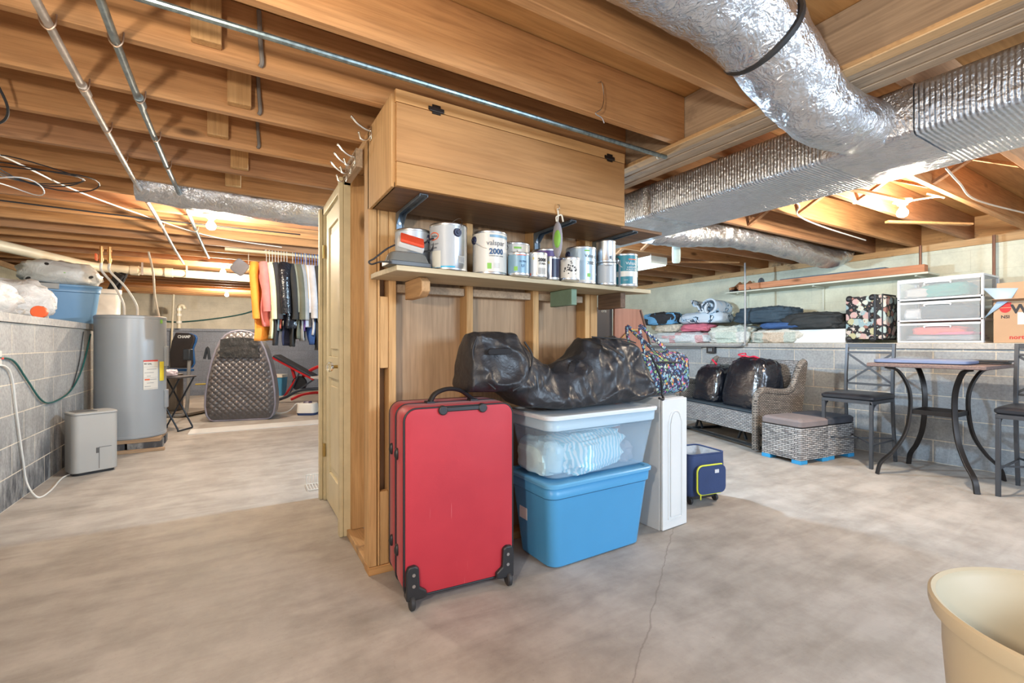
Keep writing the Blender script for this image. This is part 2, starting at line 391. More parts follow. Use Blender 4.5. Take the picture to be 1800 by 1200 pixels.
# ---------------------------------------------------------------- cupboard under the joists
CB = thing('ceiling_cupboard', 'plywood cupboard hung under the joists above the paint shelf', 'cupboard', (.54, 2.17, 1.713))
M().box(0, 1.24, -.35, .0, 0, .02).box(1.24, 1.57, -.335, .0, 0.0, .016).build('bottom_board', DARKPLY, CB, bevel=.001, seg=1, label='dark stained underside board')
M().box(-.012, .008, -.35, .03, 0.0, .372).build('side_panel', PINE_Z, CB, bevel=.002)
M().box(1.222, 1.24, -.35, .0, .02, .372).build('side_panel', PLYX, CB, bevel=.002)
M().box(-.0, 1.24, -.372, -.352, .335, .385).build('top_rail', PINE_X, CB, bevel=.002)
M().box(0.003, 1.238, -.372, -.352, .098, .332).build('flap_door', PLYX, CB, bevel=.002)
M().box(0.003, 1.238, -.374, -.352, .0, .096).build('bottom_rail', PINE_X, CB, bevel=.002)
HW = mat('dark_iron', (.05, .04, .035), .45, .8)
for x in (.17, 1.13):
    M().box(x-.034, x+.034, -.376, -.3725, .336, .350).box(x-.018, x+.018, -.377, -.3725, .322, .360).cyl((x-.03, -.377, .334), (x+.03, -.377, .334), .004).build('hinge', HW, CB)
ZINC = mat('blue_grey_zinc', (.20, .25, .30), .38, .7, var=.25, vs=14)
for nm, x in (('left end of the paint shelf', .672), ('hanging pouch', 1.465), ('two stacked silver cans', 1.90)):
    t = thing('shelf_bracket', f'bent grey metal angle bracket under the cupboard above the {nm}', 'bracket', (x, 2.178, 1.712), 0, 'metal brackets under the cupboard')
    prof = [(0, -.27), (0, -.012), (-.012, 0), (-.34, 0)]
    m = M(); w = .017
    for s in (-1, 1): m.prism([(0, -.27), (-.012, -.27), (-.014, -.055), (-.06, -.016), (-.34, -.012), (-.34, 0), (0, 0)], 0, s*w-.0015, s*w+.0015)
    m.box(-w, w, -.003, 0, -.27, 0).box(-w, w, -.34, 0, -.003, 0)
    m.build('angle_arm', ZINC, t, bevel=.001, seg=1); [M().cyl((0, -.004, zz), (0, -.009, zz), .007).build('screw', mat('steel', (.6, .6, .6), .3, 1), t) for zz in (-.05, -.2)]
# coat hooks beside the cupboard
SILV = mat('old_nickel', (.72, .70, .64), .3, 1)
def hook(x, y, z, label, big=1, rz=0, cat='hook'):
    t = thing('coat_hook', label, cat, (x, y, z), rz, 'coat hooks at the cupboard corner')
    M().box(-.004, 0, -.012, .012, -.03, .03).build('back_plate', SILV, t, bevel=.002)
    M().tube(curve([(-.004, 0, .01), (-.03, 0, .015), (-.06*big, 0, .03), (-.085*big, 0, .055)]), .0045).sphere((-.086*big, 0, .056), .006).build('prong', SILV, t)
    M().tube(curve([(-.004, 0, -.01), (-.02, 0, -.035), (-.045*big, 0, -.035), (-.055*big, 0, -.01)]), .0045).sphere((-.055*big, 0, -.009), .006).build('prong', SILV, t)
hook(.527, 2.13, 2.045, 'brass coloured coat hook on the cupboard side, topmost of four', 1.0)
b = M().box(0, .03, 0, .26, -.045, .045).build('hook_board', BEAM, loc=(.497, 2.30, 1.99)); tag(b, 'short dark board holding three silver coat hooks', 'board')
for i, (y, n_) in enumerate(((2.33, 'nearest'), (2.42, 'middle'), (2.52, 'farthest'))): hook(.4965, y, 1.99-.01*i, f'silver coat hook on the short board above the door, {n_} of three', .9)
# steel rod along the joists
GALV = mat('galvanised_pipe', (.22, .27, .27), .4, .85, var=.35, vs=60)
t = thing('steel_rod', 'long grey-green steel pipe slung under the joists in front of the cupboard', 'pipe', (0, 1.645, 2.058))
M().tube([(-1.6, 0, -.002), (.4, 0, 0), (1.92, 0, 0)], .0105).build('pipe', GALV, t)
M().tube(curve([(1.86, 0, .01), (1.855, 0, -.016), (1.87, 0, -.016), (1.875, 0, .01)]), .003).build('pipe_strap', SILV, t)

# ================================================================ red suitcase
RED = NT('red_nylon'); v = RED.coord(); wv = RED.n('TexNoise', {'Vector': RED.coord(scale=(400, 400, 400)), 'Scale': 1., 'Detail': 1.}).outputs[0]
big = RED.noise(v, 3, 3)
scr = RED.ramp(RED.noise(RED.coord(scale=(120, 1, 4)), 1.0, 2), [(.74, 0), (.76, .35)])
RED = RED.out(col=RED.mix(scr, RED.ramp(big, [(.3, (.40, .016, .030)), (.7, (.47, .024, .038))]), (.70, .25, .25)), rough=.55, sheen=.1, nor=RED.bump(wv, .15, .001, RED.bump(big, .2, .02)))
BLKP = mat('black_plastic', (.02, .021, .024), .4, var=.1, bump=.05)
BLKT = mat('black_trim', (.015, .016, .02), .55, var=.1)
RUB = mat('wheel_rubber', (.03, .03, .032), .6)
STEEL = mat('steel', (.6, .6, .6), .3, 1)
S = thing('suitcase', 'large red upright fabric suitcase with black piping and two corner wheels', 'suitcase', (.842, 1.953, 0), R(-4.5))
W, D, H = .495, .285, .805
def rrx(w, h, r, y, cx=0, cz=0, n=6): return [(p[0], y, p[1]) for p in [(q[0], q[1]) for q in rr(w, h, r, 0, cx, cz, n)]]
rings = []
for y, s in ((-D/2-.004, -.05), (-D/2-.002, -.012), (-D/2+.008, 0), (-.03, .004), (-.024, .0), (.02, .0), (.026, .004), (D/2-.01, 0), (D/2, -.012), (D/2+.002, -.05)):
    rings.append(rrx(W+s, H+s-.03, .05+min(s, 0)*.3, y, 0, .035+H/2-.005))
M().loft(rings).build('shell', RED, S, ang=50)
def loopr(w, h, r, y, rad, cz): return M().tube([tuple(p) for p in rrx(w, h, r, y, 0, cz, 6)], rad, 8, closed=True)
loopr(W-.002, H-.032, .05, -D/2+.004, .005, .43).build('piping', BLKT, S); loopr(W-.002, H-.032, .05, D/2-.004, .005, .43).build('piping', BLKT, S)
loopr(W+.004, H-.026, .052, .0, .0045, .43).build('zip', BLKT, S)
m = M().box(-.08, .10, -D/2-.012, -D/2+.02, .798, .818)
for x in (-.085, .095): m.cyl((x, -D/2-.016, .805), (x, -D/2+.01, .805), .020)
m.build('pull_bar_grip', BLKP, S, bevel=.004)
m = M().tube(curve([(-.10, -.01, .828), (-.075, -.01, .862), (-.02, -.01, .880), (.04, -.01, .872), (.085, -.01, .842), (.10, -.01, .828)]), .010, 8)
m.v = [(x, y*1.0+(y+.01)*1.4, z) for x, y, z in m.v]; m.box(-.12, -.085, -.035, .015, .818, .83).box(.085, .12, -.035, .015, .818, .83); m.build('carry_handle', BLKT, S)
for x in (-W/2+.035, W/2-.035):
    s = -1 if x < 0 else 1
    h = M(); h.prism([(x-.034*s, .04), (x+.030*s, .04), (x+.030*s, .155), (x+.022*s, .178), (x-.005*s, .182), (x-.022*s, .17), (x-.026*s, .09), (x-.055*s, .07), (x-.055*s, .045)], 1, -D/2-.022, -D/2+.03)
    hs = h.build('wheel_housing', BLKP, S, bevel=.006)
    M().cyl((x, -D/2-.024, .145), (x, -D/2-.020, .145), .007, n=10).build('rivet', STEEL, hs); M().cyl((x, -D/2-.024, .10), (x, -D/2-.020, .10), .007, n=10).build('rivet', STEEL, hs)
    x2 = x+.006*s
    wl = M(); wl.lathe([(.0, -.011), (.024, -.011), (.030, -.006), (.030, .006), (.024, .011), (.0, .011)], n=24); wl.move(lambda p: Vector((p.z+x2, p.x-D/2-.012, p.y+.0305)))
    wl.build('wheel', RUB, S, label='black rubber wheel')
for z in (.205, .615):
    for y in (-.035, .075):
        m = M().sphere((-W/2-.004, y, z), .014, .014, .026, 12, 8); m.build('side_foot', BLKP, S)
M().box(-W/2+.03, W/2-.03, D/2-.04, D/2-.01, .0, .035).build('rear_foot', BLKP, S, bevel=.004)

# ================================================================ storage totes
def plastic(name, col, rough=.35, alpha=1., var=.04):
    t = NT(name); v = t.coord(); n_ = t.noise(v, 2.5, 3)
    return t.out(col=t.ramp(n_, [(.3, tuple(c*(1-var) for c in col)), (.7, tuple(min(1, c*(1+var)) for c in col))]), rough=rough, alpha=alpha, spec=.4, nor=t.bump(t.noise(v, 300, 1), .03, .001))
BLUE = plastic('blue_tote_plastic', (.07, .30, .56)); BLUEL = plastic('light_blue_lid_plastic', (.12, .38, .64))
CLEAR = plastic('clear_tote_plastic', (.50, .70, .88), .22, .24); CLEARR = plastic('frosted_tote_plastic', (.55, .74, .88), .3, .62); WLID = plastic('frosted_white_lid', (.70, .78, .84), .3, .96)
def tote(t, w, d, h, bm, rimm, lidm, taper=.05, lid=True, hollow=False):
    n = 6; r = .055
    rings = [rr(w-2*taper-.03, d-2*taper-.03, r, .0, n=n), rr(w-2*taper-.004, d-2*taper-.004, r, .010, n=n), rr(w-2*taper, d-2*taper, r, .03, n=n), rr(w-.036, d-.036, r, h-.075, n=n)]
    b = M(); b.loft(rings, True, False); b.build('body', bm, t, ang=40, solid=.003 if hollow else 0)
    b = M(); b.loft([rr(w-.034, d-.034, r, h-.076, n=n), rr(w-.022, d-.022, r, h-.070, n=n), rr(w-.016, d-.016, r, h-.02, n=n)], False, False); b.build('upper_band', rimm, t, ang=40, solid=.003)
    if lid:
        b = M(); b.loft([rr(w-.012, d-.012, r, h-.022, n=n), rr(w, d, r, h-.020, n=n), rr(w+.004, d+.004, r, h-.006, n=n), rr(w-.006, d-.006, r, h, n=n), rr(w-.05, d-.05, r*.8, h, n=n), rr(w-.062, d-.062, r*.8, h-.008, n=n)], False, True)
        b.build('lid', lidm, t, ang=40)
T1 = thing('storage_tote', 'blue plastic storage tote with lighter blue lid under the clear tote', 'storage box', (1.590, 1.935, 0), R(1))
tote(T1, .71, .40, .425, BLUE, BLUE, BLUEL)
m = M().box(-.327, -.326, .03, .10, .19, .30); m.build('paper_label', mat('paper_white', (.75, .75, .72), .7), T1, rot=(0, 0, 0))
T2 = thing('storage_tote', 'clear plastic storage tote of folded clothes stacked on the blue tote', 'storage box', (1.618, 1.94, .427), R(1))
tote(T2, .76, .40, .317, CLEAR, CLEARR, WLID, hollow=True)
# contents
def stripes(name, a, b, ax=2, freq=60, extra=None):
    t = NT(name); v = t.coord(); wv = t.n('TexWave', {'Vector': v, 'Scale': freq, 'Distortion': 2.5, 'Detail': 1.}, bands_direction='XYZ'[ax]).outputs[1]
    col = t.ramp(wv, [(.4, a), (.6, b)])
    return t.out(col=col, rough=.85, nor=t.bump(t.noise(v, 18, 4), .5, .01))
def blob(w, d, h, amp=.12, fr=3., seed=0, n=40, mm=22, p=.55, flat=True):
    """soft crumpled heap; base at z=0"""
    def fn(q):
        def sp(a): return math.copysign(abs(a)**p, a)
        u = Vector((sp(q.x), sp(q.y), sp(q.z)))
        L = nz(u, fr, seed)*.6+abs(nz(u, fr*2.3, seed+1))*.5-abs(nz(u, fr*4.7, seed+2))*.22
        u = u*(1+amp*L)
        if flat and u.z < -.8: u.z = -.8
        return u
    m = M().sphere((0, 0, 0), w/2, d/2, h/2, n, mm, fn)
    zmin = min(p[2] for p in m.v); return m.move(lambda p: Vector((p.x, p.y, p.z-zmin)))
STB = stripes('blue_striped_knit', (.25, .60, .72), (.72, .84, .86), 0, 14); STC = stripes('pale_striped_cotton', (.62, .74, .80), (.40, .62, .74), 1, 18)
TERRY = mat('pale_aqua_terry', (.52, .74, .80), .9, bump=.6, bs=40); GREYN = mat('grey_ribbed_cloth', (.22, .22, .25), .6, bump=.6, bs=120)
tag(blob(.42, .28, .21, .3, 2.2, 1).build('folded_clothing', STB, loc=(1.60, 1.93, .438), rot=(0, R(-4), R(3))), 'blue striped clothes bundle inside the clear tote', 'clothes', 'clothes inside the clear tote')
tag(blob(.15, .27, .18, .25, 2.4, 2).build('folded_clothing', TERRY, loc=(1.34, 1.96, .438)), 'pale aqua clothes bundle at the left inside the clear tote', 'clothes', 'clothes inside the clear tote')
tag(blob(.13, .22, .12, .25, 2.4, 5).build('folded_clothing', GREYN, loc=(1.83, 1.95, .438), rot=(0, 0, .3)), 'dark grey ribbed clothes bundle at the right inside the clear tote', 'clothes', 'clothes inside the clear tote')
tag(blob(.52, .27, .05, .2, 3, 7).build('folded_clothing', STC, loc=(1.60, 1.955, .6385)), 'pale striped cloth lying on top inside the clear tote', 'clothes', 'clothes inside the clear tote')

# ================================================================ black duffel
NYL = NT('black_nylon'); v = NYL.coord(); n1 = NYL.noise(v, 7, 5, .6, 1.2); n2 = NYL.noise(v, 22, 3, .5, .8)
NYL = NYL.out(col=(.024, .025, .030), rough=NYL.ramp(n2, [(.3, .36), (.7, .48)]), spec=.5, nor=NYL.bump(n2, .25, .005, NYL.bump(n1, .4, .018)))
DF = thing('duffel_bag', 'long slumped black nylon duffel bag lying across suitcase and clear tote', 'bag', (1.5, 1.965, .75))
top = [(-.60, .22), (-.585, .36), (-.55, .398), (-.46, .402), (-.34, .396), (-.30, .35), (-.24, .28), (-.12, .20), (0.0, .255), (.09, .335), (.22, .37), (.38, .365), (.46, .35), (.52, .27), (.575, .15), (.61, .055)]
def itp(tab, x):
    for (a, b), (c, d) in zip(tab, tab[1:]):
        if a <= x <= c: s = (x-a)/(c-a); s = s*s*(3-2*s)*.5+s*.5; return b+(d-b)*s
    return tab[0][1] if x < tab[0][0] else tab[-1][1]
botz = [(-.61, .112), (-.42, .105), (-.28, .022), (-.1, .003), (.45, .003), (.54, .02), (.62, .04)]
dep = [(-.61, .30), (-.5, .34), (-.3, .34), (-.1, .36), (.1, .385), (.45, .385), (.56, .34), (.62, .26)]
rings = []; N = 72; NR = 130
def ridge(q, f, sd): return (1-abs(nz(q, f, sd))*2.2)
for i in range(NR):
    x = -.60+1.21*i/(NR-1); zt = itp(top, x); zb = itp(botz, x); d = itp(dep, x); ring = []
    for k in range(N):
        a = 2*PI*k/N; c, s = math.cos(a), math.sin(a)
        cy = math.copysign(abs(c)**.55, c); sz = math.copysign(abs(s)**.6, s); h01 = (sz+1)/2
        z = zb+h01*(zt-zb); y = cy*d/2*(1-.55*h01**1.6)*(1-.10*math.exp(-((h01-.45)/.25)**2))
        q = Vector((x, y, z)); q2 = Vector((x*1.0+z*1.4, y*.8, z*2.2-x*.8))
        w_ = max(0, ridge(q2, 3.6, 3))**4*.030+max(0, ridge(q, 8, 4))**3*.012+max(0, ridge(q2, 15, 5))**3*.005+nz(q, 2.4, 6)*.03
        y += cy*(w_-.012)*(1.2-h01*.5); z += (w_-.014)*max(0, sz)*.8
        y = max(-.185, min(.195, y)); z = max(z, zb)
        ring.append((x+nz(q, 5, 9)*.014, y, z))
    rings.append(ring)
M().loft(rings).build('body', NYL, DF, sub=1, ang=180)
def surf_strip(pts, w, th=.004):
    m = M(); c = curve(pts, 5)
    for a, b in zip(c, c[1:]): m.bar(a, b, w, th, up=(0, -.5, 1))
    return m
M().tube(curve([(-.555, -.075, .37), (-.585, -.09, .30), (-.57, -.11, .21), (-.50, -.15, .13)]), .005).build('zip', BLKT, DF)
M().tube(curve([(-.30, -.08, .345), (-.28, -.12, .27), (-.34, -.155, .16), (-.42, -.165, .12)]), .005).build('zip', BLKT, DF)
m = M(); m.loft([[(p[0]-.44, p[1], p[2]) for p in rrx(.12, .026, .01, y, 0, 0, 3)] for y in (0, .008)]); m.build('haul_handle', BLKT, DF, loc=(-.03, -.142, .30), rot=(R(20), 0, 0))
surf_strip([(-.05, -.12, .19), (-.02, -.11, .235), (.03, -.10, .255), (.06, -.10, .29)], .03, .008).build('strap', BLKT, DF)
surf_strip([(.13, -.142, .345), (.19, -.165, .31), (.25, -.185, .27)], .04).build('strap', BLKT, DF)
M().tube(curve([(.15, -.05, .372), (.25, -.085, .365), (.36, -.085, .36), (.44, -.09, .34)]), .004).build('zip', BLKT, DF)
M().tube(curve([(.50, -.15, .27), (.56, -.16, .15), (.60, -.14, .05), (.575, -.17, .02), (.53, -.18, .03)]), .007).build('strap', BLKT, DF)

# ================================================================ white cabinet, floral bag
WCAB = mat('white_laminate', (.68, .70, .70), .35, var=.04, vs=3)
CA = thing('wall_cabinet', 'narrow white cabinet with an arched panel door standing on the floor', 'cabinet', (2.105, 1.83, 0), R(3))
M().box(0, .228, .018, .325, 0, .765).build('carcass', WCAB, CA, bevel=.002)
dr = M().box(.002, .226, -.004, .014, .004, .762).build('door', WCAB, CA, bevel=.004)
arc = [(-.062, .06), (.062, .06), (.062, .62)]+[(.045*math.cos(a)+0, .655+.035*math.sin(a)) for a in [R(10+16*i) for i in range(11)]]+[(-.062, .62)]
arc2 = [(x*.72, .06+(z-.06)*.965+.012) for x, z in arc]
fr = M(); pts = [(x+.114, -.005, z) for x, z in arc]; fr.tube(pts, .005, 6, closed=True); fr.build('moulding', WCAB, dr)
M().prism([(x+.114, z) for x, z in arc2], 1, -.010, -.0045).build('raised_panel', WCAB, dr, bevel=.004)
def floral(name, base, cols, sc_=28, dark=.45):
    t = NT(name); v = t.coord(); dv = t.n('VectorMath', {0: v, 1: t.n('VectorMath', {0: t.n('TexNoise', {'Vector': v, 'Scale': 25.}).outputs[1], 1: (.03, .03, .03)}, operation='MULTIPLY').outputs[0]}, operation='ADD').outputs[0]
    vo = t.n('TexVoronoi', {'Vector': dv, 'Scale': sc_}); rnd = t.n('SeparateColor', {0: vo.outputs['Color']}).outputs[0]
    n_ = len(cols); col = t.ramp(rnd, [(i/n_, c) for i, c in enumerate(cols)], 'CONSTANT')
    m_ = t.ramp(vo.outputs['Distance'], [(dark, 1), (dark+.06, 0)]); col = t.mix(m_, base, col)
    v2 = t.n('TexVoronoi', {'Vector': dv, 'Scale': sc_*2.4}); r2 = t.n('SeparateColor', {0: v2.outputs['Color']}).outputs[1]
    col = t.mix(t.ramp(v2.outputs['Distance'], [(.22, .9), (.28, 0)]), col, t.ramp(r2, [(i/n_, c) for i, c in enumerate(cols[::-1])], 'CONSTANT'))
    return t.out(col=col, rough=.8, nor=t.bump(t.noise(v, 25, 3), .4, .006))
FL1 = floral('navy_floral_cotton', (.012, .018, .06), [(.28, .42, .48), (.70, .28, .06), (.14, .32, .42), (.42, .10, .30), (.22, .40, .13), (.50, .54, .44), (.08, .19, .40)], 52)
FB = thing('quilted_bag', 'navy floral quilted duffel bag standing on the white cabinet', 'bag', (2.255, 2.02, .77), R(4))
m = M(); rings = []
for i in range(29):
    x = -.225+.45*i/28; e = (1-abs(x/.228)**4)**.25 if abs(x) < .228 else .2; ring = []
    for k in range(32):
        a = 2*PI*k/32; c, s = math.cos(a), math.sin(a)
        y = math.copysign(abs(c)**.45, c)*.115*(.80+.2*e); z = .135+math.copysign(abs(s)**.5, s)*.135*(.82+.18*e)
        if s > 0: y *= 1-.35*s*s
        q = Vector((x, y, z)); dd = nz(q, 9, 2)*.018; ring.append((x+dd*.3, y*(1+dd), max(.0, z+dd*max(0, s))))
    rings.append(ring)
m.loft(rings).build('body', FL1, FB, sub=1, ang=180)
M().tube(curve([(-.215, -.085, .195), (-.1, -.112, .205), (.05, -.113, .20), (.215, -.085, .19)]), .006).build('zip_band', BLKT, FB)
for y in (-.055, .045):
    c = curve([(-.15, y, .24), (-.20, y-.01, .33), (-.205, y, .42), (-.13, y-.01, .37), (-.02, y-.02, .30), (.07, y, .255)], 6); m = M()
    for a, b in zip(c, c[1:]): m.bar(a, b, .022, .006, up=(0, 1, 0))
    m.build('handle', FL1, FB)

# ================================================================ cooler bag
NAVY = mat('navy_canvas', (.022, .045, .13), .75, bump=.3, bs=90); LIN = mat('silver_lining', (.62, .64, .66), .35, .4, bump=.8, bs=22, bd=.01)
YEL = mat('yellow_zip', (.62, .66, .05), .5)
CO = thing('cooler_bag', 'open navy wheeled cooler bag with yellow zip pocket beside the white cabinet', 'cooler', (2.745, 2.11, 0), R(-9))
w_, d_ = .31, .26
M().loft([rr(w_-.03, d_-.03, .03, .065), rr(w_, d_, .035, .09), rr(w_+.006, d_+.006, .035, .2), rr(w_, d_, .035, .335), rr(w_-.004, d_-.004, .035, .342)], True, False).build('body', NAVY, CO, solid=.006, ang=50)
M().loft([rr(w_-.012, d_-.012, .03, .338), rr(w_-.02, d_-.02, .03, .25), rr(w_-.026, d_-.026, .03, .095)], False, True).build('lining', LIN, CO, ang=50)
M().tube([tuple(p) for p in rr(w_-.002, d_-.002, .035, .342)], .006, 8, closed=True).build('rim_zip', NAVY, CO)
pk = M().loft([rrx(.235, .185, .04, y, .0, .18, 5) for y in (-d_/2-.042, -d_/2-.036)]+[rrx(.24, .19, .04, y, .0, .18, 5) for y in (-d_/2-.03, -d_/2-.004)]); pk.build('front_pocket', NAVY, CO, ang=40)
M().tube([(p[0], -d_/2-.032, p[2]) for p in rrx(.24, .19, .04, 0, 0, .18, 5)][4:19], .006, 8).build('pocket_zip', YEL, CO)
M().box(-.10, -.092, -d_/2-.04, -d_/2-.034, .055, .10).build('zip_pull', YEL, CO, bevel=.002)
M().box(.02, .055, -d_/2-.0445, -d_/2-.042, .222, .245).build('badge', mat('badge_grey', (.6, .62, .65), .4), CO)
M().box(-.12, .12, -.09, .09, .03, .062).build('base_frame', BLKP, CO, bevel=.006)
for x in (-.11, .11):
    for y in (-.085, .085):
        wl = M(); wl.lathe([(0, -.009), (.022, -.009), (.026, 0), (.022, .009), (0, .009)], n=20); wl.move(lambda p: Vector((p.z+x, p.x+y, p.y+.026))); wl.build('wheel', RUB, CO)
# small ball of clear plastic wrap behind
# ================================================================ dark furniture panel behind the partition end
FBK = thing('folding_desk', 'dark brown desk with a reddish slanted side standing behind the floral bag', 'furniture', (2.075, 2.42, 0))
M().box(0, .20, 0, .30, 0, 1.335).build('side_cabinet', mat('espresso_laminate', (.028, .018, .014), .4), FBK, bevel=.003)
m = M(); m.prism([(.205, 0.0), (.62, 0.0), (.62, .95), (.47, 1.335), (.205, 1.335)], 1, -.02, .0)
REDW = wood('reddish_veneer', (.30, .13, .085), (.40, .19, .13), 2, .4, .5, False)
m.build('slanted_side', REDW, FBK, bevel=.002); M().bar((.455, -.022, 1.33), (.615, -.022, .93), .012, .006, up=(0, 1, 0)).build('edge_strip', mat('dark_edge', (.05, .02, .015), .5), FBK)
M().tube(curve([(.26, -.03, 1.12), (.33, -.035, 1.17), (.42, -.035, 1.18), (.46, -.03, 1.12)]), .007).build('wood_handle', PINE_X, FBK)
text('lettering', 'OTIS', .022, mat('pale_print', (.55, .5, .4), .6), FBK, (.12, -.0012, 1.31), (R(90), 0, 0))
"""
"""
# ================================================================ paint shelf
SH = thing('paint_shelf', 'long pale plywood shelf full of paint cans on the stud partition', 'shelf', (.535, 1.85, 1.386))
m = M(); m.loft([[(0.0, .325, z), (0.0, .25, z), (0.025, .0, z), (1.60, .09, z), (1.60, .13, z), (1.445, .325, z)] for z in (0, .022)]); m.build('board', SHELFW, SH, bevel=.002)
BR1 = wood('cleat_wood', (.45, .26, .12), (.62, .38, .19), 1); GRNW = mat('green_painted_wood', (.20, .30, .22), .7, var=.2, bump=.3); DKW = wood('cleat_dark_wood', (.07, .05, .04), (.20, .13, .09), 1)
for x0, x1, mt, lb, z in ((.700, .740, BR1, 'bare wood cleat block under the left end of the paint shelf', .088), (1.562, 1.600, GRNW, 'green painted cleat block under the paint shelf', .088), (1.925, 1.965, DKW, 'dark weathered cleat block under the right end of the paint shelf', .09)):
    b = M().prism([(-.20, 0), (.0, 0), (.0, z), (-.20, z), (-.235, z*.75), (-.235, z*.25)] if x0 < 1 else [(-.20, 0), (0, 0), (0, z), (-.20, z)], 0, x0, x1); o = b.build('cleat_block', mt, loc=(0, 2.178, 1.385-z), bevel=.003, seg=1); tag(o, lb, 'wood block', 'cleat blocks under the paint shelf')

# ---- cans
TIN = NT('can_tin'); v = TIN.coord(); TIN = TIN.out(col=(.62, .64, .66), metal=1., rough=.30, nor=TIN.bump(TIN.noise(v, 30, 2), .08, .002))
TINB = mat('bluish_tin', (.42, .55, .66), .35, .75, var=.05)
LWHT = mat('can_label_white', (.66, .64, .58), .35, var=.04); LSIL = mat('can_label_silver', (.42, .45, .47), .35, .0, var=.06); LBLU = mat('can_label_blue', (.20, .34, .45), .4, .2)
LTEAL = mat('can_label_teal', (.02, .20, .26), .4); LPUR = mat('can_lid_purple', (.07, .03, .16), .4); LDK = mat('can_label_dark', (.02, .025, .06), .35); LGRN = mat('label_green', (.22, .50, .08), .5)
CY = mat('label_cyan', (.02, .38, .62), .4); ORG = mat('label_orange', (.75, .12, .03), .45); GREYI = mat('grey_ink', (.16, .17, .19), .6); NAVI = mat('navy_ink', (.02, .08, .20), .6); WHI = mat('white_ink', (.8, .82, .82), .6)
SZ = 1.4085
KS = .952
def can(x, y, r, h, label, z=SZ, lab=None, bodym=None, lids=None, bail=None, ears=True, arc=(-180, 180), lh=(.06, .94), group='paint cans on the shelf'):
    x *= KS; y *= KS
    t = thing('paint_can', label, 'paint can', (x, y, z), math.atan2(-y, -x), group)      # local +X faces the camera side
    bodym = bodym or TIN
    M().lathe([(r*.96, 0), (r, .004), (r, .010), (r*.985, .014), (r*.985, h-.012), (r*1.0, h-.010), (r*1.01, h-.004), (r*.99, h)], n=40, cap=(True, False)).build('body', bodym, t)
    M().lathe([(r*.99, h), (r*.93, h+.001), (r*.90, h-.008), (r*.84, h-.008), (r*.82, h-.003), (.001, h-.003)], n=40).build('lid', lids or TIN, t)
    if lab:
        a0, a1 = arc; m = M(); n = 40
        m.grid(n, 1, lambda u, v_: (r*.990*math.cos(R(a0+(a1-a0)*u)), r*.990*math.sin(R(a0+(a1-a0)*u)), h*(lh[0]+(lh[1]-lh[0])*v_))); m.build('paper_label', lab, t)
    if bail:
        ea, up = bail
        for s in (ea, ea+180):
            c_, s_ = math.cos(R(s)), math.sin(R(s)); M().cyl((c_*r*.98, s_*r*.98, h*.80), (c_*(r+.006), s_*(r+.006), h*.80), .020, .017, 16).cyl((c_*(r+.006), s_*(r+.006), h*.80), (c_*(r+.011), s_*(r+.011), h*.80), .008, n=10).build('handle_ear', LDK if r > .07 else TIN, t)
        c_, s_ = math.cos(R(ea)), math.sin(R(ea)); pts = []
        for i in range(17):
            a = PI*i/16; u = math.cos(a)*(r+.010); hgt = math.sin(a)*(r+.01)
            # bail swung to one side by angle up
            px_ = -s_*hgt*math.cos(R(up)); py_ = c_*hgt*math.cos(R(up)); pts.append((c_*u+px_, s_*u+py_, h*.80+hgt*math.sin(R(up))))
        M().tube(pts, .0017, 6).build('bail_handle', STEEL, t)
    return t
def on_can(t, s, size, mt, r, du, z, bold=0.0, name='lettering'):
    def fn(co):
        a = (co.x+du)/r; q = r*.992+.0008+co.z; return Vector((q*math.cos(a), q*math.sin(a), co.y+z))
    text(name, s, size, mt, t, (0, 0, 0), (0, 0, 0), bold, fn)
def patch(t, mt, r, u0, u1, z0, z1, name='label_patch', off=.0006):
    m = M(); m.grid(12, 1, lambda u, v_: ((r*.99+off)*math.cos((u0+(u1-u0)*u)/r), (r*.99+off)*math.sin((u0+(u1-u0)*u)/r), z0+(z1-z0)*v_)); m.build(name, mt, t)
G, GH, Q, QH = .083, .195, .052, .120
c1 = can(.738, 2.17, G, GH, 'silver gallon paint can behind the sander at the shelf end', lab=mat('pale_blue_label', (.50, .56, .62), .35, .2), arc=(-170, 120), bail=(60, 20))
c2 = can(.868, 2.04, G+.002, .208, 'shiny silver gallon paint can with orange oval logo and raised wire handle', lab=LSIL, arc=(-100, 20), bail=(28, 62))
patch(c2, mat('label_cream', (.62, .62, .55), .45), G+.002, -.085, -.035, .012, .085); patch(c2, CY, G+.002, -.095, .03, .004, .018); patch(c2, LWHT, G+.002, .045, .085, .035, .065)
for i in range(9): patch(c2, GREYI, G+.002, .047+i*.004, .049+i*.004, .037, .063, 'barcode_bar', .0011)
m = M()
for a in range(2): m.grid(14, 1, lambda u, v_: ((G+.0035)*math.cos((-.072+(.026+.004*v_)*math.cos(PI*u*(1 if a else -1)))/G), (G+.0035)*math.sin((-.072+(.026+.004*v_)*math.cos(PI*u*(1 if a else -1)))/G), .150+(.014+.004*v_)*math.sin(PI*u*(1 if a else -1))))
m.build('logo_oval', ORG, c2); on_can(c2, 'Glidden', .013, GREYI, G+.004, -.072, .150, .0003); on_can(c2, 'ULTRA DUTY', .008, GREYI, G+.004, -.07, .115); on_can(c2, 'PRIMER', .010, GREYI, G+.004, -.07, .098)
c3 = can(.985, 2.17, .036, .17, 'dark blue tall can squeezed between two gallon cans', lab=LDK, lids=LPUR); patch(c3, LPUR, .036, -.03, .06, .115, .15); patch(c3, WHI, .036, .012, .017, .06, .10)
c4 = can(1.098, 2.052, G, .205, 'white gallon paint can printed 2000 in blue', lab=LWHT, arc=(-175, 175), bail=(-62, -35)); patch(c4, LBLU, G, .0, .12, .172, .184)
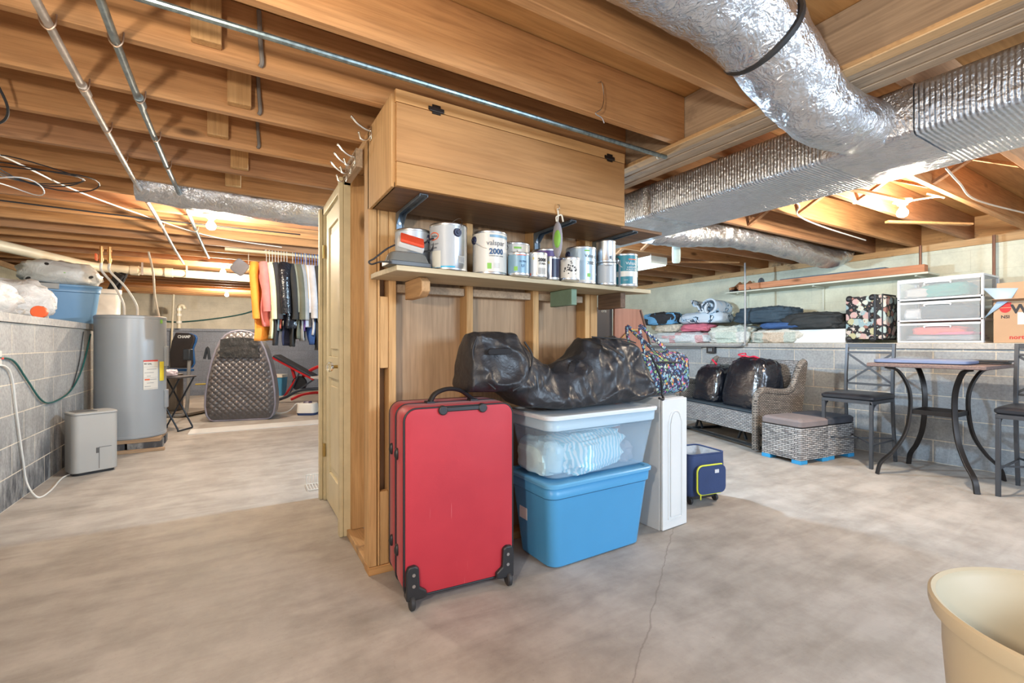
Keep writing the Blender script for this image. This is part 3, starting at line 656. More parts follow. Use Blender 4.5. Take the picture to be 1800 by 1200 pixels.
on_can(c4, 'valspar', .034, GREYI, G+.0012, .032, .145); on_can(c4, '2000', .036, NAVI, G+.0012, .033, .105, .001); on_can(c4, 'INTERIOR PAINT + PRIMER', .006, GREYI, G+.0012, .034, .085); patch(c4, LGRN, G, -.012, .008, .025, .052)
for i in range(5): patch(c4, GREYI, G, .018, .05, .03+i*.005, .0308+i*.005, 'print_line')
c5 = can(1.300, 2.15, G, .19, 'white gallon paint can with green mark behind the blue quart', lab=LWHT, arc=(-175, 175), bail=(-55, -40)); patch(c5, LGRN, G, .0, .04, .155, .165); on_can(c5, 'valspar', .030, GREYI, G+.0012, .03, .135)
c6 = can(1.226, 1.983, Q, .110, 'pale blue quart can with a green mark and orange rim', lab=LBLU); patch(c6, LGRN, Q, -.022, -.004, .022, .042); patch(c6, ORG, Q, -.01, .04, .095, .0985); on_can(c6, 'ULTRA', .012, NAVI, Q+.001, .022, .066); on_can(c6, 'U', .02, NAVI, Q+.001, .022, .045)
c7 = can(1.340, 1.985, Q, .122, 'silver quart can printed 2000 in black', lab=LSIL, arc=(-90, -20)); patch(c7, LWHT, Q, .0, .06, .01, .11); on_can(c7, '2000', .022, INK, Q+.0016, .028, .083, .001); on_can(c7, 'STAIN', .014, INK, Q+.0016, .028, .065); patch(c7, ORG, Q, -.036, -.03, .008, .02)
patch(c7, mat('label_gold', (.6, .48, .2), .5), Q, -.022, -.012, .085, .097)
for i in range(7): patch(c7, GREYI, Q, .008+i*.006, .0105+i*.006, .015, .045, 'barcode_bar', .0012)
c8 = can(1.52, 2.16, .075, .182, 'gallon can with a purple lid behind the quart cans', lab=LPUR, lids=LPUR, arc=(-175, 175), lh=(.5, .97))
c9 = can(1.452, 2.01, .040, .117, 'dark bluish small can between the printed and the splashed quart', lab=LDK, arc=(0, 180)); patch(c9, mat('label_gold', (.6, .48, .2), .5), .040, -.02, -.008, .08, .092)
c10 = can(1.555, 1.985, .052, .118, 'white quart can with black paint splashes', lab=LWHT, arc=(-178, 178))
spl = M(); random.seed(3)
for i in range(26):
    u, z = random.gauss(.002, .016), random.gauss(.058, .011); rr_ = random.uniform(.002, .005)
    spl.add([((.0530)*math.cos((u+rr_*math.cos(a))/.052), .0530*math.sin((u+rr_*math.cos(a))/.052), z+rr_*math.sin(a)) for a in [2*PI*k/8 for k in range(8)]], [tuple(range(8))])
spl.build('paint_splash', INK, c10)
c11 = can(1.715, 2.085, G, .20, 'bluish gallon paint can with its wire handle hanging down', lab=mat('can_label_ice', (.40, .52, .60), .3, .4), arc=(-175, 175), bail=(-58, -38)); patch(c11, LGRN, G, .02, .05, .172, .18); patch(c11, LGRN, G, .035, .055, .035, .055); on_can(c11, 'Valspar', .026, GREYI, G+.0012, .06, .148); on_can(c11, '2000', .026, GREYI, G+.0012, .06, .11); patch(c11, LWHT, G, -.02, .09, .006, .02)
c13 = can(1.872, 2.04, .054, .124, 'lower silver quart can of the stacked pair', lab=LSIL, arc=(-100, 140)); on_can(c13, 'STANLEY', .010, GREYI, .0552, .01, .108); on_can(c13, '1.02 L', .010, GREYI, .0552, .03, .012)
c12 = can(1.866, 2.038, .054, .122, 'upper shiny silver quart can of the stacked pair', z=SZ+.1250); patch(c12, GREYI, .054, .02, .032, .018, .035)
c14 = can(2.018, 2.03, .066, .185, 'teal paint can at the right end of the shelf', lab=LTEAL, arc=(-178, 178), bail=(-50, -50)); patch(c14, LWHT, .066, -.06, .10, .055, .085); patch(c14, LWHT, .066, .04, .08, .015, .055); patch(c14, LSIL, .066, -.02, .10, .002, .014); patch(c14, TIN, .066, -.045, -.03, .01, .15); patch(c14, ORG, .066, .015, .07, .148, .153); on_can(c14, 'Valspar', .024, WHI, .0668, .035, .128); on_can(c14, 'CABINET', .014, WHI, .0668, .035, .105); on_can(c14, 'FURNITURE', .012, WHI, .0668, .035, .092); on_can(c14, 'enamel', .008, WHI, .0668, .0, .035)

# ---- detail sander
SD = thing('palm_sander', 'grey power sander with a red ribbed top and trailing cord on the shelf', 'power tool', (.618, 1.90, SZ), R(4))
M().loft([rr(.185, .10, .012, .0), rr(.185, .10, .012, .018)]).build('base_plate', mat('graphite', (.07, .075, .08), .4), SD, bevel=.002)
m = M(); m.loft([rr(.175, .085, .012, .0185), rr(.15, .07, .02, .055), rr(.12, .05, .02, .062)]); m.build('body', mat('smoked_plastic', (.20, .21, .20), .2, .3), SD, bevel=.003)
m = M().box(-.055, .055, -.03, .04, 0, .028); m.build('head', mat('light_grey_plastic', (.55, .55, .54), .4), SD, loc=(.015, -.0, .085), rot=(R(38), R(12), R(-12)), bevel=.006)
hd = M(); hd.box(-.05, .05, -.034, .036, .029, .042); hd.build('grip_pad', mat('red_rubber', (.80, .08, .03), .5, bump=.8, bs=220, bd=.004), SD, loc=(.015, -.0, .085), rot=(R(38), R(12), R(-12)), bevel=.004)
M().tube(curve([(-.06, -.02, .085), (-.10, -.03, .06), (-.145, -.02, .02), (-.165, -.015, .006), (-.155, -.02, -.004), (-.13, -.045, .004), (-.09, -.06, .006)]), .0035).build('cord', BLKT, SD)
M().tube(curve([(.05, -.02, .09), (.09, .0, .12), (.13, .01, .14), (.12, .01, .09), (.06, -.02, .07)]), .004).build('cord', BLKT, SD)

# ---- hook and hanging pouch
HKM = mat('string_white', (.70, .66, .55), .8)
PO = thing('hanging_pouch', 'small grey pouch with green print tied by string under the cupboard edge', 'pouch', (1.324, 1.785, 1.50))
m = M().sphere((0, 0, .085), .017, .035, .088, 16, 12); m.build('pouch', mat('mesh_grey', (.30, .30, .34), .6, bump=.7, bs=160), PO)
M().sphere((-.010, -.012, .085), .011, .024, .045, 12, 8).build('printed_label', LGRN, PO)
M().tube(curve([(0, 0, .165), (.004, 0, .21), (.0, .0, .235)]), .004).tube(curve([(0, 0, .20), (.02, -.005, .205), (.03, -.005, .175)]), .004).tube(curve([(0, 0, .20), (-.012, -.005, .19), (-.01, -.005, .17)]), .003).build('string', HKM, PO)
M().tube(curve([(0, .003, .255), (.0, -.012, .25), (.0, -.015, .232), (0, -.005, .228)]), .002).build('wire_hook', STEEL, PO)
t = M().tube(curve([(0, .005, .16), (0, -.02, .15), (.012, -.02, .09), (-.01, -.03, .03), (-.045, -.03, .0), (-.01, -.03, -.01), (.005, -.03, -.03)]), .0025).build('bent_wire', STEEL, loc=(1.36, 1.532, 2.07)); tag(t, 'bent wire hook hanging from the joist above the cupboard', 'hook')
t = M().cyl((0, .0, 0), (.0, -.05, -.012), .003).build('nail', STEEL, loc=(.62, 1.12, 2.23)); tag(t, 'long nail sticking out of the joist nearest the top edge', 'nail')

# ================================================================ lamps
def emis(name, col, s):
    t = NT(name); t.put(t.b.inputs['Emission Color'], col); t.put(t.b.inputs['Emission Strength'], s); return t.out(col=col, rough=.4)
GLOW = emis('bulb_glow', (1, .93, .80), 30); PORC = mat('porcelain', (.72, .70, .66), .3, var=.03)
WCORD = mat('white_cord', (.68, .67, .63), .5, var=.05); BCORD = mat('black_cord', (.02, .02, .022), .5); GCORD = mat('green_cord', (.01, .10, .09), .5); TAN = mat('tan_tubing', (.55, .48, .38), .55, var=.1)
for (x, y, z), lb in zip(BULBS, ('bare lit bulb in a porcelain holder, nearest on the left', 'bare lit bulb second along the left aisle above the tent', 'bare lit bulb deepest on the left near the beige wall', 'bare lit bulb in a porcelain holder over the right side')):
    t = thing('ceiling_bulb', lb, 'light bulb', (x, y, z), 0, 'bare bulbs')
    M().lathe([(.001, .088), (.055, .086), (.055, .072), (.034, .060), (.026, .048)], n=24).build('lamp_holder', PORC, t)
    M().lathe([(.014, .05), (.016, .03), (.031, .008), (.034, -.008), (.027, -.026), (.012, -.034), (.0005, -.036)], n=24).build('bulb', GLOW, t)
# ================================================================ ducts
def foil(name, rib=0, ax=1, rough=.24, col=(.74, .76, .79), wr=.8):
    t = NT(name); v = t.coord(); h = None
    w1 = t.noise(t.coord(scale=(9, 9, 9)), 1.5, 5, .65, 1.5); vo = t.n('TexVoronoi', {'Vector': t.n('VectorMath', {0: v, 1: t.n('TexNoise', {'Vector': v, 'Scale': 12.}).outputs[1]}, operation='ADD').outputs[0], 'Scale': 11.}, feature='F1').outputs[0]
    nor = t.bump(w1, wr, .02, t.bump(vo, wr*.5, .012))
    if rib:
        wv = t.n('TexWave', {'Vector': v, 'Scale': rib, 'Distortion': .5, 'Detail': 0.}, bands_direction='XYZ'[ax]).outputs[1]
        vb = t.n('TexVoronoi', {'Vector': v, 'Scale': 70.}, feature='SMOOTH_F1').outputs[0]
        nor = t.bump(vb, .6, .004, t.bump(wv, .8, .006, nor))
    return t.out(col=t.ramp(w1, [(.3, tuple(c*.80 for c in col)), (.7, col)]), metal=.92, rough=rough, nor=nor)
FOILR = foil('bubble_foil', 20, 1, .30, wr=.35); FOIL = foil('wrinkled_foil', 0, rough=.22, wr=.55); TAPE = mat('black_band', (.02, .022, .025), .4)
D1 = thing('rectangular_duct', 'long rectangular duct wrapped in ribbed silver bubble foil under the joists', 'duct', (2.5, 0, 1.988))
NN = 120
def ductring(y):
    n1 = nz((y*2, 0, 1), 1, 1)*.006; pts = []
    for p in rr(.56+n1, .20+n1, .025, 0, n=3): pts.append((p[0], y, p[1]))
    return pts
rg = []
for i in range(NN+1):
    y = -.9+4.0*i/NN; q = ductring(y); e = .0022 if i % 2 else 0
    rg.append(q)
M().loft(rg).build('insulated_body', FOILR, D1, ang=60)
for y in (2.05,): M().loft([[(a*1.006, b, c*1.015) for a, b, c in ductring(yy)] for yy in (y-.03, y+.03)], False, False).build('foil_tape_seam', FOIL, D1)
M().loft([[(a*1.01, yy, c*1.02) for a, b, c in ductring(yy)] for yy in (.72, 1.04)], False, False).build('foil_tape_collar', FOIL, D1)
def crumple_tube(path, rad, mt, name, parent, n=56, amp=.012, step=.012, squash=1., sd=0):
    P = curve(path, 14); rings = []; a = None; L = 0
    for i, p in enumerate(P):
        d = (P[min(i+1, len(P)-1)]-P[max(i-1, 0)]).normalized(); a = a or d.cross(Vector((0, 0, 1))); a = (a-d*a.dot(d)).normalized(); b = d.cross(a)
        rr_ = itp(rad, i/(len(P)-1)) if isinstance(rad, list) else rad; ring = []
        for k in range(n):
            t_ = 2*PI*k/n; u = a*math.cos(t_)+b*math.sin(t_)*squash; q = p+u*rr_
            w_ = (1-abs(nz((q.x*5, q.y*9, q.z*9), 1, sd))*2)*amp+(1-abs(nz((q.x*11+q.z*9, q.y*17, q.z*17), 1, sd+2))*2)*amp*.5
            ring.append(q+u*w_)
        rings.append(ring)
    return M().loft(rings).build(name, mt, parent, ang=70)
BD = thing('flexible_duct', 'fat crumpled silver foil duct passing under the girder into the rectangular duct', 'duct', (0, .93, 0))
crumple_tube([(1.53, -.03, 2.12), (1.64, -.035, 2.06), (1.76, -.04, 2.00), (1.90, -.045, 1.958), (2.06, -.05, 1.958), (2.225, -.05, 1.975)], [(0, .122), (.4, .112), (.8, .098), (1, .098)], FOIL, 'lower_sleeve', BD, 72, .009, sd=1)
crumple_tube([(-.9, 0, 2.195), (-.2, 0, 2.2), (.35, 0, 2.195), (.8, 0, 2.195), (1.15, -.005, 2.19), (1.38, -.015, 2.17), (1.515, -.03, 2.125)], [(0, .122), (1, .124)], FOIL, 'upper_sleeve', BD, 72, .008, sd=2)
c_ = Vector((1.522, -.03, 2.123)); d_v = Vector((1, 0, -.45)).normalized(); up = d_v.cross(Vector((0, 1, 0))).normalized()
M().tube([tuple(c_+(Vector((0, 1, 0))*math.cos(2*PI*k/32)+up*math.sin(2*PI*k/32))*.128) for k in range(32)], .012, 8, closed=True).build('black_band', TAPE, BD)
D3 = thing('flexible_duct', 'thin crumpled silver foil duct sagging between the joists above the right ledge', 'duct', (0, 2.57, 0))
crumple_tube([(2.79, 0, 1.99), (3.2, 0, 2.01), (3.8, 0, 2.07), (4.5, 0, 2.08), (5.1, 0, 2.05), (5.6, 0, 2.03), (5.95, 0, 2.12)], .105, FOIL, 'sleeve', D3, 40, .012, sd=3)
D4 = thing('flexible_duct', 'foil wrapped duct between the joists above the nearest left bulb', 'duct', (0, 3.79, 0))
crumple_tube([(-.55, 0, 2.14), (-.2, 0, 2.12), (.5, 0, 2.11), (1.8, 0, 2.12)], .12, FOIL, 'sleeve', D4, 40, .008, sd=4)
# ================================================================ pipes under the left joists
WP = mat('weathered_white_pipe', (.50, .44, .38), .5, .3, var=.25, vs=20); GP = mat('grey_galvanised', (.28, .33, .34), .4, .7, var=.3, vs=25)
for nm, xs, mt, lb in (('w', [(-.46, -.5), (-.47, 1.0), (-.50, 2.2), (-.52, 3.4), (-.535, 4.6), (-.55, 5.8), (-.56, 6.9)], WP, 'whitish steel pipe running away under the left joists, outer of the pair'), ('g', [(-.29, -.5), (-.31, 1.0), (-.335, 1.9), (-.33, 3.1), (-.31, 4.3), (-.29, 5.4), (-.275, 6.3)], GP, 'grey steel pipe running away under the left joists, inner of the pair')):
    t = thing('water_pipe', lb, 'pipe', (xs[0][0], 1.0, 2.062), 0, 'pipes under the left joists'); x0 = xs[0][0]
    M().tube(curve([(x-x0, y-1, nz((y, 1, 2), 1)*.012) for x, y in xs], 6), .0125, 12).build('pipe', mt, t)
    for k in (0, 1, 2, 3, 5, 7):
        y = 1.96+.4064*k-.03; x = itp([(b, a) for a, b in xs], y)-x0
        M().tube(curve([(x-.02, y-1, .035), (x-.0165, y-1, 0), (x, y-1, -.0175), (x+.0165, y-1, 0), (x+.02, y-1, .035)], 4), .003, 6).build('pipe_clip', mat('copper_strap', (.45, .30, .20), .4, .8), t)
    M().cyl((itp([(b, a) for a, b in xs], 2.35)-x0, 1.32, 0), (itp([(b, a) for a, b in xs], 2.42)-x0, 1.40, 0), .0165, n=12).build('coupling', mt, t)
PVC = mat('aged_pvc', (.60, .54, .40), .45, var=.08)
t = thing('drain_pipe', 'thick cream plastic drain pipe with elbows crossing below the left joists', 'pipe', (-1.1, 7.27, 2.0))
M().tube(curve([(-1.35, -2.3, .025), (-.8, -1.07, .005), (-.50, -.35, -.005), (-.30, -.06, -.01), (.0, .0, -.012)], 8), .052, 20).build('elbow_run', PVC, t)
M().tube([(-.0, 0, -.012), (1.0, .0, -.02), (2.6, 0, -.03)], .052, 20).build('straight_run', PVC, t)
for x in (.02, .36, 1.35): M().cyl((x-.04, 0, -.014), (x+.04, 0, -.014), .060, n=20).build('coupling', PVC, t)
for x in (.1, .55): M().box(x-.01, x+.01, -.058, -.055, -.07, .085).build('hanger_strap', STEEL, t)
# cable coil and loose cables
t = thing('cable_coil', 'loose coil of thin black cable hooked under the left joists', 'cable', (-.97, 3.60, 2.05))
for i, (rx_, ry_, dx) in enumerate(((.20, .13, 0), (.17, .10, .03), (.22, .11, .06), (.10, .09, -.10))):
    M().tube([(dx+rx_*math.cos(2*PI*k/24), ry_*math.sin(2*PI*k/24)*1.7-dx, .015*math.sin(4*PI*k/24+i)-.02*i) for k in range(24)], .0035, 6, closed=True).build('cable_loop', BCORD if i != 3 else WCORD, t)
def cord(name, pts, r, mt, label, cat='cable', n=8, group=None):
    p0 = Vector(pts[0]); o = M().tube(curve([Vector(p)-p0 for p in pts], n), r, 8).build(name, mt, loc=tuple(p0)); return tag(o, label, cat, group)
cord('ceiling_cable', [(-1.3, 3.0, 2.075), (-1.05, 3.4, 2.06), (-.90, 3.95, 2.07), (-.62, 4.5, 2.075), (-.2, 5.1, 2.08), (.4, 5.3, 2.08)], .005, WCORD, 'white cable running under the left joists past the black coil')
cord('ceiling_cable', [(-1.6, 4.55, 2.08), (-.6, 4.62, 2.078), (.5, 4.6, 2.08)], .006, BCORD, 'dark cable crossing the left joists before the foil duct')
cord('ceiling_cable', [(-.84, 2.5, 2.2), (-.80, 2.66, 2.05), (-.86, 2.72, 1.99), (-.95, 2.62, 1.99)], .005, BCORD, 'short black cable end dangling at the far left joists')
cord('joist_cable', [(2.9, 1.72, 2.08), (3.4, 1.75, 2.075), (3.7, 1.9, 2.07), (4.3, 2.0, 2.08), (5.2, 2.05, 2.08)], .006, WCORD, 'white cable running to the right beneath the joists past the duct')
cord('joist_cable', [(3.98, 1.40, 2.075), (4.1, 1.22, 2.09), (4.22, 1.20, 2.10), (4.25, 1.30, 2.16)], .006, WCORD, 'white cable curling up beside the right bulb')
cord('joist_cable', [(3.55, 1.0, 2.11), (3.85, 1.02, 2.08), (4.5, 1.10, 2.10), (5.4, 1.0, 2.10)], .006, TAN, 'tan cable crossing the joists beyond the right bulb')
for (p, q, lb, mt) in (((2.9, 1.45, 2.068), (3.92, 1.33, 2.068), 'thin wood strip leading to the right bulb', PINE_X), ((4.42, 1.60, 2.05), (5.1, 1.28, 2.05), 'wood strip fixed under the joists near the right wall', PINE_X), ((4.25, 3.85, 2.06), (5.2, 3.35, 2.06), 'thin reddish wood lath under the joists above the blankets', JO)):
    o = M().bar((0, 0, 0), tuple(Vector(q)-Vector(p)), .035, .018).build('wood_strip', mt, loc=p, bevel=.002, seg=1); tag(o, lb, 'wood strip')
for k in range(3):
    y = 1.96+.4064*k-.032; cord('drop_cable', [(.07+.01*k, y, 2.31), (.075+.01*k, y, 2.2), (.08+.01*k, y-.004, 2.125), (.075+.01*k, y+.008, 2.11)], .008, mat('grey_cable', (.20, .18, .16), .6), f'short grey cable coming out before the {ORD[k+1]} joist right of its nailer block', 'cable', 6, 'cable drops between the joists')
# ================================================================ water heater
HG = mat('heater_grey_enamel', (.33, .36, .385), .30, .1, var=.03, vs=2); HD = mat('heater_dark_grey', (.22, .24, .26), .4)
PALW = wood('block_wood', (.30, .19, .11), (.46, .32, .2), 0)
WH = thing('water_heater', 'tall grey cylindrical water heater standing on wood and blocks by the left wall', 'water heater', (-.945, 6.17, .125), math.atan2(-6.17, .945))
r = .298
M().lathe([(.001, 0), (r-.006, .0), (r, .01), (r, .03), (r-.003, .034), (r-.003, 1.21), (r+.001, 1.214), (r+.001, 1.236), (r-.01, 1.244), (.001, 1.25)], n=72).build('tank', HG, WH, ang=25)
def hp_(name, mt, u0, u1, z0, z1, off, lab=None): 
    m = M(); n = 10; f = lambda o: [[((r+o)*math.cos((u0+(u1-u0)*i/n)/r), (r+o)*math.sin((u0+(u1-u0)*i/n)/r), z) for i in range(n+1)] for z in (z0, z1)]
    a, b = f(off), f(-.002); m.loft([a[0]+b[0][::-1], a[1]+b[1][::-1]]); return m.build(name, mt, WH, bevel=.003 if off > .01 else 0, label=lab)
hp_('access_panel', HG, .33, .40, .72, .93, .02); hp_('access_panel', HG, .33, .40, .28, .47, .02)
hp_('rating_label', LWHT, .095, .235, .49, .79, .0015, 'white instruction sticker'); hp_('warning_strip', mat('label_red', (.6, .05, .03), .5), .095, .235, .775, .79, .0022); hp_('energy_label', mat('label_yellow', (.80, .65, .05), .5), .262, .325, .57, .77, .0015, 'yellow sticker')
for z in (.50, .61, .72): hp_('label_rule', GREYI, .099, .231, z, z+.0015, .0022)
for i in range(6): hp_('label_print', GREYI, .105+.02*(i % 2), .16+.03*(i % 3), .52+i*.035, .524+i*.035, .0024)
hp_('orange_print', ORG, .105, .15, .585, .600, .0024); hp_('maker_badge', LGRN, .27, .30, 1.17, 1.21, .002)
def wtext(s, size, u, z, mt):
    def fn(co): a = (co.x+u)/r; q = r+.0026+co.z; return Vector((q*math.cos(a), q*math.sin(a), co.y+z))
    text('lettering', s, size, mt, WH, (0, 0, 0), (0, 0, 0), .0005, fn)
wtext('40 GAL', .022, .135, .752, INK)
pass
b = M().box(-.28, .28, -.28, .28, .088, .123); tag(b.build('support_board', PALW, loc=(-.95, 6.16, 0), bevel=.003), 'brown board directly under the grey water heater', 'board')
for i, (x, y) in enumerate(((-1.09, 6.0), (-.80, 6.0), (-1.09, 6.32), (-.80, 6.32))):
    b = M().box(-.135, .135, -.12, .12, .0, .087); tag(b.build('support_block', LB, loc=(x, y, 0), bevel=.004), ('left front', 'right front', 'left rear', 'right rear')[i]+' concrete block carrying the water heater board', 'block', 'blocks under the heater')
b = M().box(-.31, .31, -.03, .02, 0, .03); tag(b.build('floor_strip', PALW, loc=(-.94, 5.85, 0), bevel=.003), 'wood strip on the floor in front of the heater blocks', 'board')
COP = mat('copper', (.70, .42, .18), .3, .9)
for i, (x, dx) in enumerate(((-1.19, 0), (-1.125, .06))):
    t = thing('water_line', ('left', 'right')[i]+' copper and flexible water line dropping to the top of the heater', 'pipe', (x, 6.2, 2.08), 0, 'water lines above the heater')
    M().cyl((0, 0, 0), (0, 0, -.17), .013).cyl((0, 0, -.03), (0, 0, -.05), .019).cyl((0, 0, -.12), (0, 0, -.15), .019).build('copper_riser', COP, t)
    ex, ey = (-.99-x, 6.10-6.2) if i == 0 else (-.905-x, 6.24-6.2)
    M().tube(curve([(0, 0, -.17), (.005, -.01, -.25), (ex*.55, ey*.5, -.40), (ex*.95, ey, -.58), (ex, ey, -.703)], 8), .011).build('flexible_line', WCORD, t)
t = M().box(-.006, .006, -.03, .03, -.06, .01).build('valve_lever', ORG, loc=(-1.23, 6.2, 1.99), bevel=.003); tag(t, 'orange valve lever beside the copper lines', 'valve')
cord('hanging_tube', [(-.82, 6.3, 2.08), (-.78, 6.3, 1.85), (-.765, 6.3, 1.6), (-.73, 6.3, 1.385)], .010, TAN, 'thin tan tube hanging from the joists to the heater top', 'pipe')
# ================================================================ dehumidifier
DG = mat('dehumidifier_grey', (.36, .36, .345), .45, var=.03, vs=3); DK2 = mat('dehumidifier_dark', (.10, .10, .10), .4)
DH = thing('dehumidifier', 'grey boxy dehumidifier standing on the floor against the left block wall', 'dehumidifier', (-1.06, 5.19, 0), R(26))
M().loft([rr(.30, .24, .05, z, n=6) for z in (.022, .50)]).build('body', DG, DH, bevel=.004)
M().loft([rr(.304, .244, .05, .498, n=6), rr(.302, .242, .05, .512, n=6), rr(.27, .21, .04, .516, n=6)]).build('top_cover', DG, DH)
M().box(-.12, .02, -.08, .09, .5165, .519).build('top_grille', DK2, DH); M().loft([rr(.306, .246, .05, z, n=6) for z in (.496, .4995)]).build('shadow_seam', DK2, DH)
M().box(.02, .10, -.1225, -.119, .215, .218).box(.018, .021, -.1225, -.119, .04, .218).build('bucket_seam', DK2, DH); M().box(.0, .017, -.1235, -.119, .17, .215).build('bucket_grip', DK2, DH, bevel=.002)
M().loft([rr(.27, .21, .05, z, n=6) for z in (.0, .022)]).build('base', BLKP, DH)
M().box(.146, .153, -.05, .06, .30, .45).build('side_vent', LWHT, DH, bevel=.002)
# cords on the left wall
cord('extension_cord', [(-1.283, 4.0, 1.0), (-1.282, 4.33, .978), (-1.282, 4.57, .838), (-1.28, 4.85, .659), (-1.28, 5.10, .610), (-1.28, 5.53, .648), (-1.28, 5.85, .78), (-1.28, 6.05, .95), (-1.272, 6.20, 1.18)], .0065, GCORD, 'dark green cord sagging across the left block wall')
cord('extension_cord', [(-1.283, 5.62, .66), (-1.283, 5.85, .90), (-1.283, 6.0, 1.2)], .004, BCORD, 'thin black cord beside the green cord on the left wall')
cord('power_cord', [(-1.283, 4.02, .95), (-1.282, 4.22, .94), (-1.282, 4.33, .86), (-1.282, 4.40, .636), (-1.28, 4.50, .30), (-1.275, 4.56, .10), (-1.20, 4.48, .008), (-1.17, 4.62, .008), (-1.20, 5.0, .008), (-1.17, 5.15, .01)], .006, WCORD, 'white power cord hanging down the left wall to the dehumidifier')
t = thing('wall_outlet', 'white wall outlet with a red light on the left block wall', 'outlet', (LX, 4.12, .99)); M().box(.0, .012, -.06, .06, -.04, .05).build('cover_plate', LWHT, t, bevel=.003); M().box(.013, .022, .045, .058, -.004, .008).build('plug', emis('red_pilot', (.8, .05, .03), .4), t, bevel=.003)
# ================================================================ things on the left ledge
LZ = 1.286
LBT = plastic('dusty_blue_plastic', (.16, .32, .52), .4)
T3 = thing('storage_tote', 'dusty blue tote with a grey latch on the left ledge beside the heater', 'storage box', (-1.66, 6.46, LZ), R(18))
tote(T3, .80, .50, .395, LBT, LBT, LBT, .05, True)
M().box(-.09, .07, -.262, -.252, .34, .395).build('latch', mat('latch_grey', (.33, .32, .30), .5), T3, bevel=.006); M().box(.378, .384, -.10, .10, .25, .262).build('side_rib', HD, T3, bevel=.002)
WPL = NT('thin_white_plastic'); v = WPL.coord(); n1 = WPL.noise(v, 9, 5, .6, 1.5); WPL = WPL.out(col=WPL.ramp(n1, [(.3, (.50, .49, .47)), (.7, (.68, .67, .65))]), rough=.32, nor=WPL.bump(n1, .7, .02))
PRB = NT('printed_plastic_bag'); v = PRB.coord(); n1 = PRB.noise(v, 8, 5, .6, 1.5); vo = PRB.n('TexVoronoi', {'Vector': v, 'Scale': 9.}); rs = PRB.n('SeparateColor', {0: vo.outputs['Color']}).outputs[0]
PRB = PRB.out(col=PRB.mix(PRB.ramp(vo.outputs['Distance'], [(.18, 1), (.22, 0)]), (.58, .57, .53), PRB.ramp(rs, [(0, (.20, .42, .08)), (.35, (.58, .57, .53)), (.7, (.30, .24, .20)), (.85, (.02, .02, .02))], 'CONSTANT')), rough=.35, nor=PRB.bump(n1, .6, .02))
b = blob(.62, .46, .27, .25, 2.4, 11, p=.8); o = b.build('plastic_bag', PRB, loc=(-1.56, 6.46, LZ+.398), rot=(0, R(3), R(18)), ang=180); tag(o, 'full plastic bag with green print lying on the dusty blue tote', 'bag')
o = blob(.52, .56, .36, .28, 2.6, 12, p=.75).build('plastic_bag', WPL, loc=(-1.62, 5.42, LZ), rot=(0, 0, R(25)), ang=180); tag(o, 'white plastic bag slumped against the dusty blue tote', 'bag')
o = blob(.58, .55, .30, .30, 3, 13, p=.75).build('plastic_bag', WPL, loc=(-1.72, 4.86, LZ), rot=(0, 0, R(5)), ang=180); tag(o, 'white plastic bag at the near left edge of the ledge', 'bag')
t = thing('ratchet_strap', 'orange ratchet strap roll on the ledge before the white bags', 'strap', (-1.335, 5.02, LZ)); M().cyl((0, -.02, .048), (0, .03, .048), .048, n=20).build('strap_roll', ORG, t, bevel=.005); M().tube(curve([(.0, .04, .03), (.0, .07, .09), (-.0, .12, .075), (0, .08, .03)], 5), .007).build('ratchet_handle', BLKT, t); M().box(-.003, .003, .05, .075, .0, .075).build('strap_tail', mat('strap_red', (.25, .03, .03), .6), t)
t = thing('plastic_bin', 'pale grey lidless bin on the ledge behind the dusty blue tote', 'storage box', (-1.40, 7.28, LZ), R(10)); tote(t, .40, .40, .46, mat('pale_grey_bin', (.58, .59, .57), .4), mat('pale_grey_bin', (.58, .59, .57), .4), None, .03, False, True)
for i, (x, y, rx_) in enumerate(((-1.27, 7.26, 14), (-1.35, 7.20, 26))):
    t = M().loft([rr(.05, .03, .012, 0), rr(.06, .03, .012, .15), rr(.11, .03, .012, .34)]).build('swim_fin', BLKP, loc=(x, y, LZ+.33), rot=(0, R(rx_), R(-15))); tag(t, ('upright', 'leaning')[i]+' black rubber fin sticking out of the grey bin', 'fin', 'fins in the grey bin')
o = blob(.34, .30, .10, .25, 3, 15).build('cloth_bundle', mat('pale_peach_cloth', (.60, .52, .46), .8), loc=(-1.42, 6.86, LZ), ang=180); tag(o, 'pale cloth bundle on the ledge just behind the heater top', 'cloth')
t = M().box(-.16, .16, -.05, .05, 0, .05).build('hand_tool_case', BLKP, loc=(-1.40, 8.3, LZ), bevel=.01); tag(t, 'small black case on the ledge behind the heater', 'case')
# ================================================================ things deep on the left
QT = mat('quilted_grey_satin', (.095, .085, .085), .27, .0, var=.12, vs=14, bump=.5, bs=55, bd=.004, sheen=.2); EDG = mat('tent_edging', (.20, .19, .23), .5)
TN = thing('sauna_tent', 'dark grey quilted sauna tent with a clear window on the left aisle floor', 'tent', (.05, 7.50, 0), R(-14))
prof = [(0.0, .36), (.03, .42), (.10, .465), (.22, .485), (.40, .478), (.60, .45), (.80, .405), (1.0, .34), (1.12, .28), (1.20, .21), (1.245, .13), (1.262, .03)]
def hw(z): return itp(prof, z)*.90
def quilt(u, v_):
    z = 1.262*v_; x = (2*u-1)*hw(z); k = PI/.0615; q = abs(math.sin((x+z*1.0)*k*.72))*abs(math.sin((x-z*1.0)*k*.72))
    e = min(1, (1-abs(2*u-1))*6, (1-v_)*8, v_*8); y = -.022*q**.6*max(e, 0)-.045*e+nz((x*4, z*4, 0), 1)*.02*e
    return (x, y, z)
m = M().grid(150, 190, quilt); m.build('quilted_front', QT, TN, ang=180)
rings = []
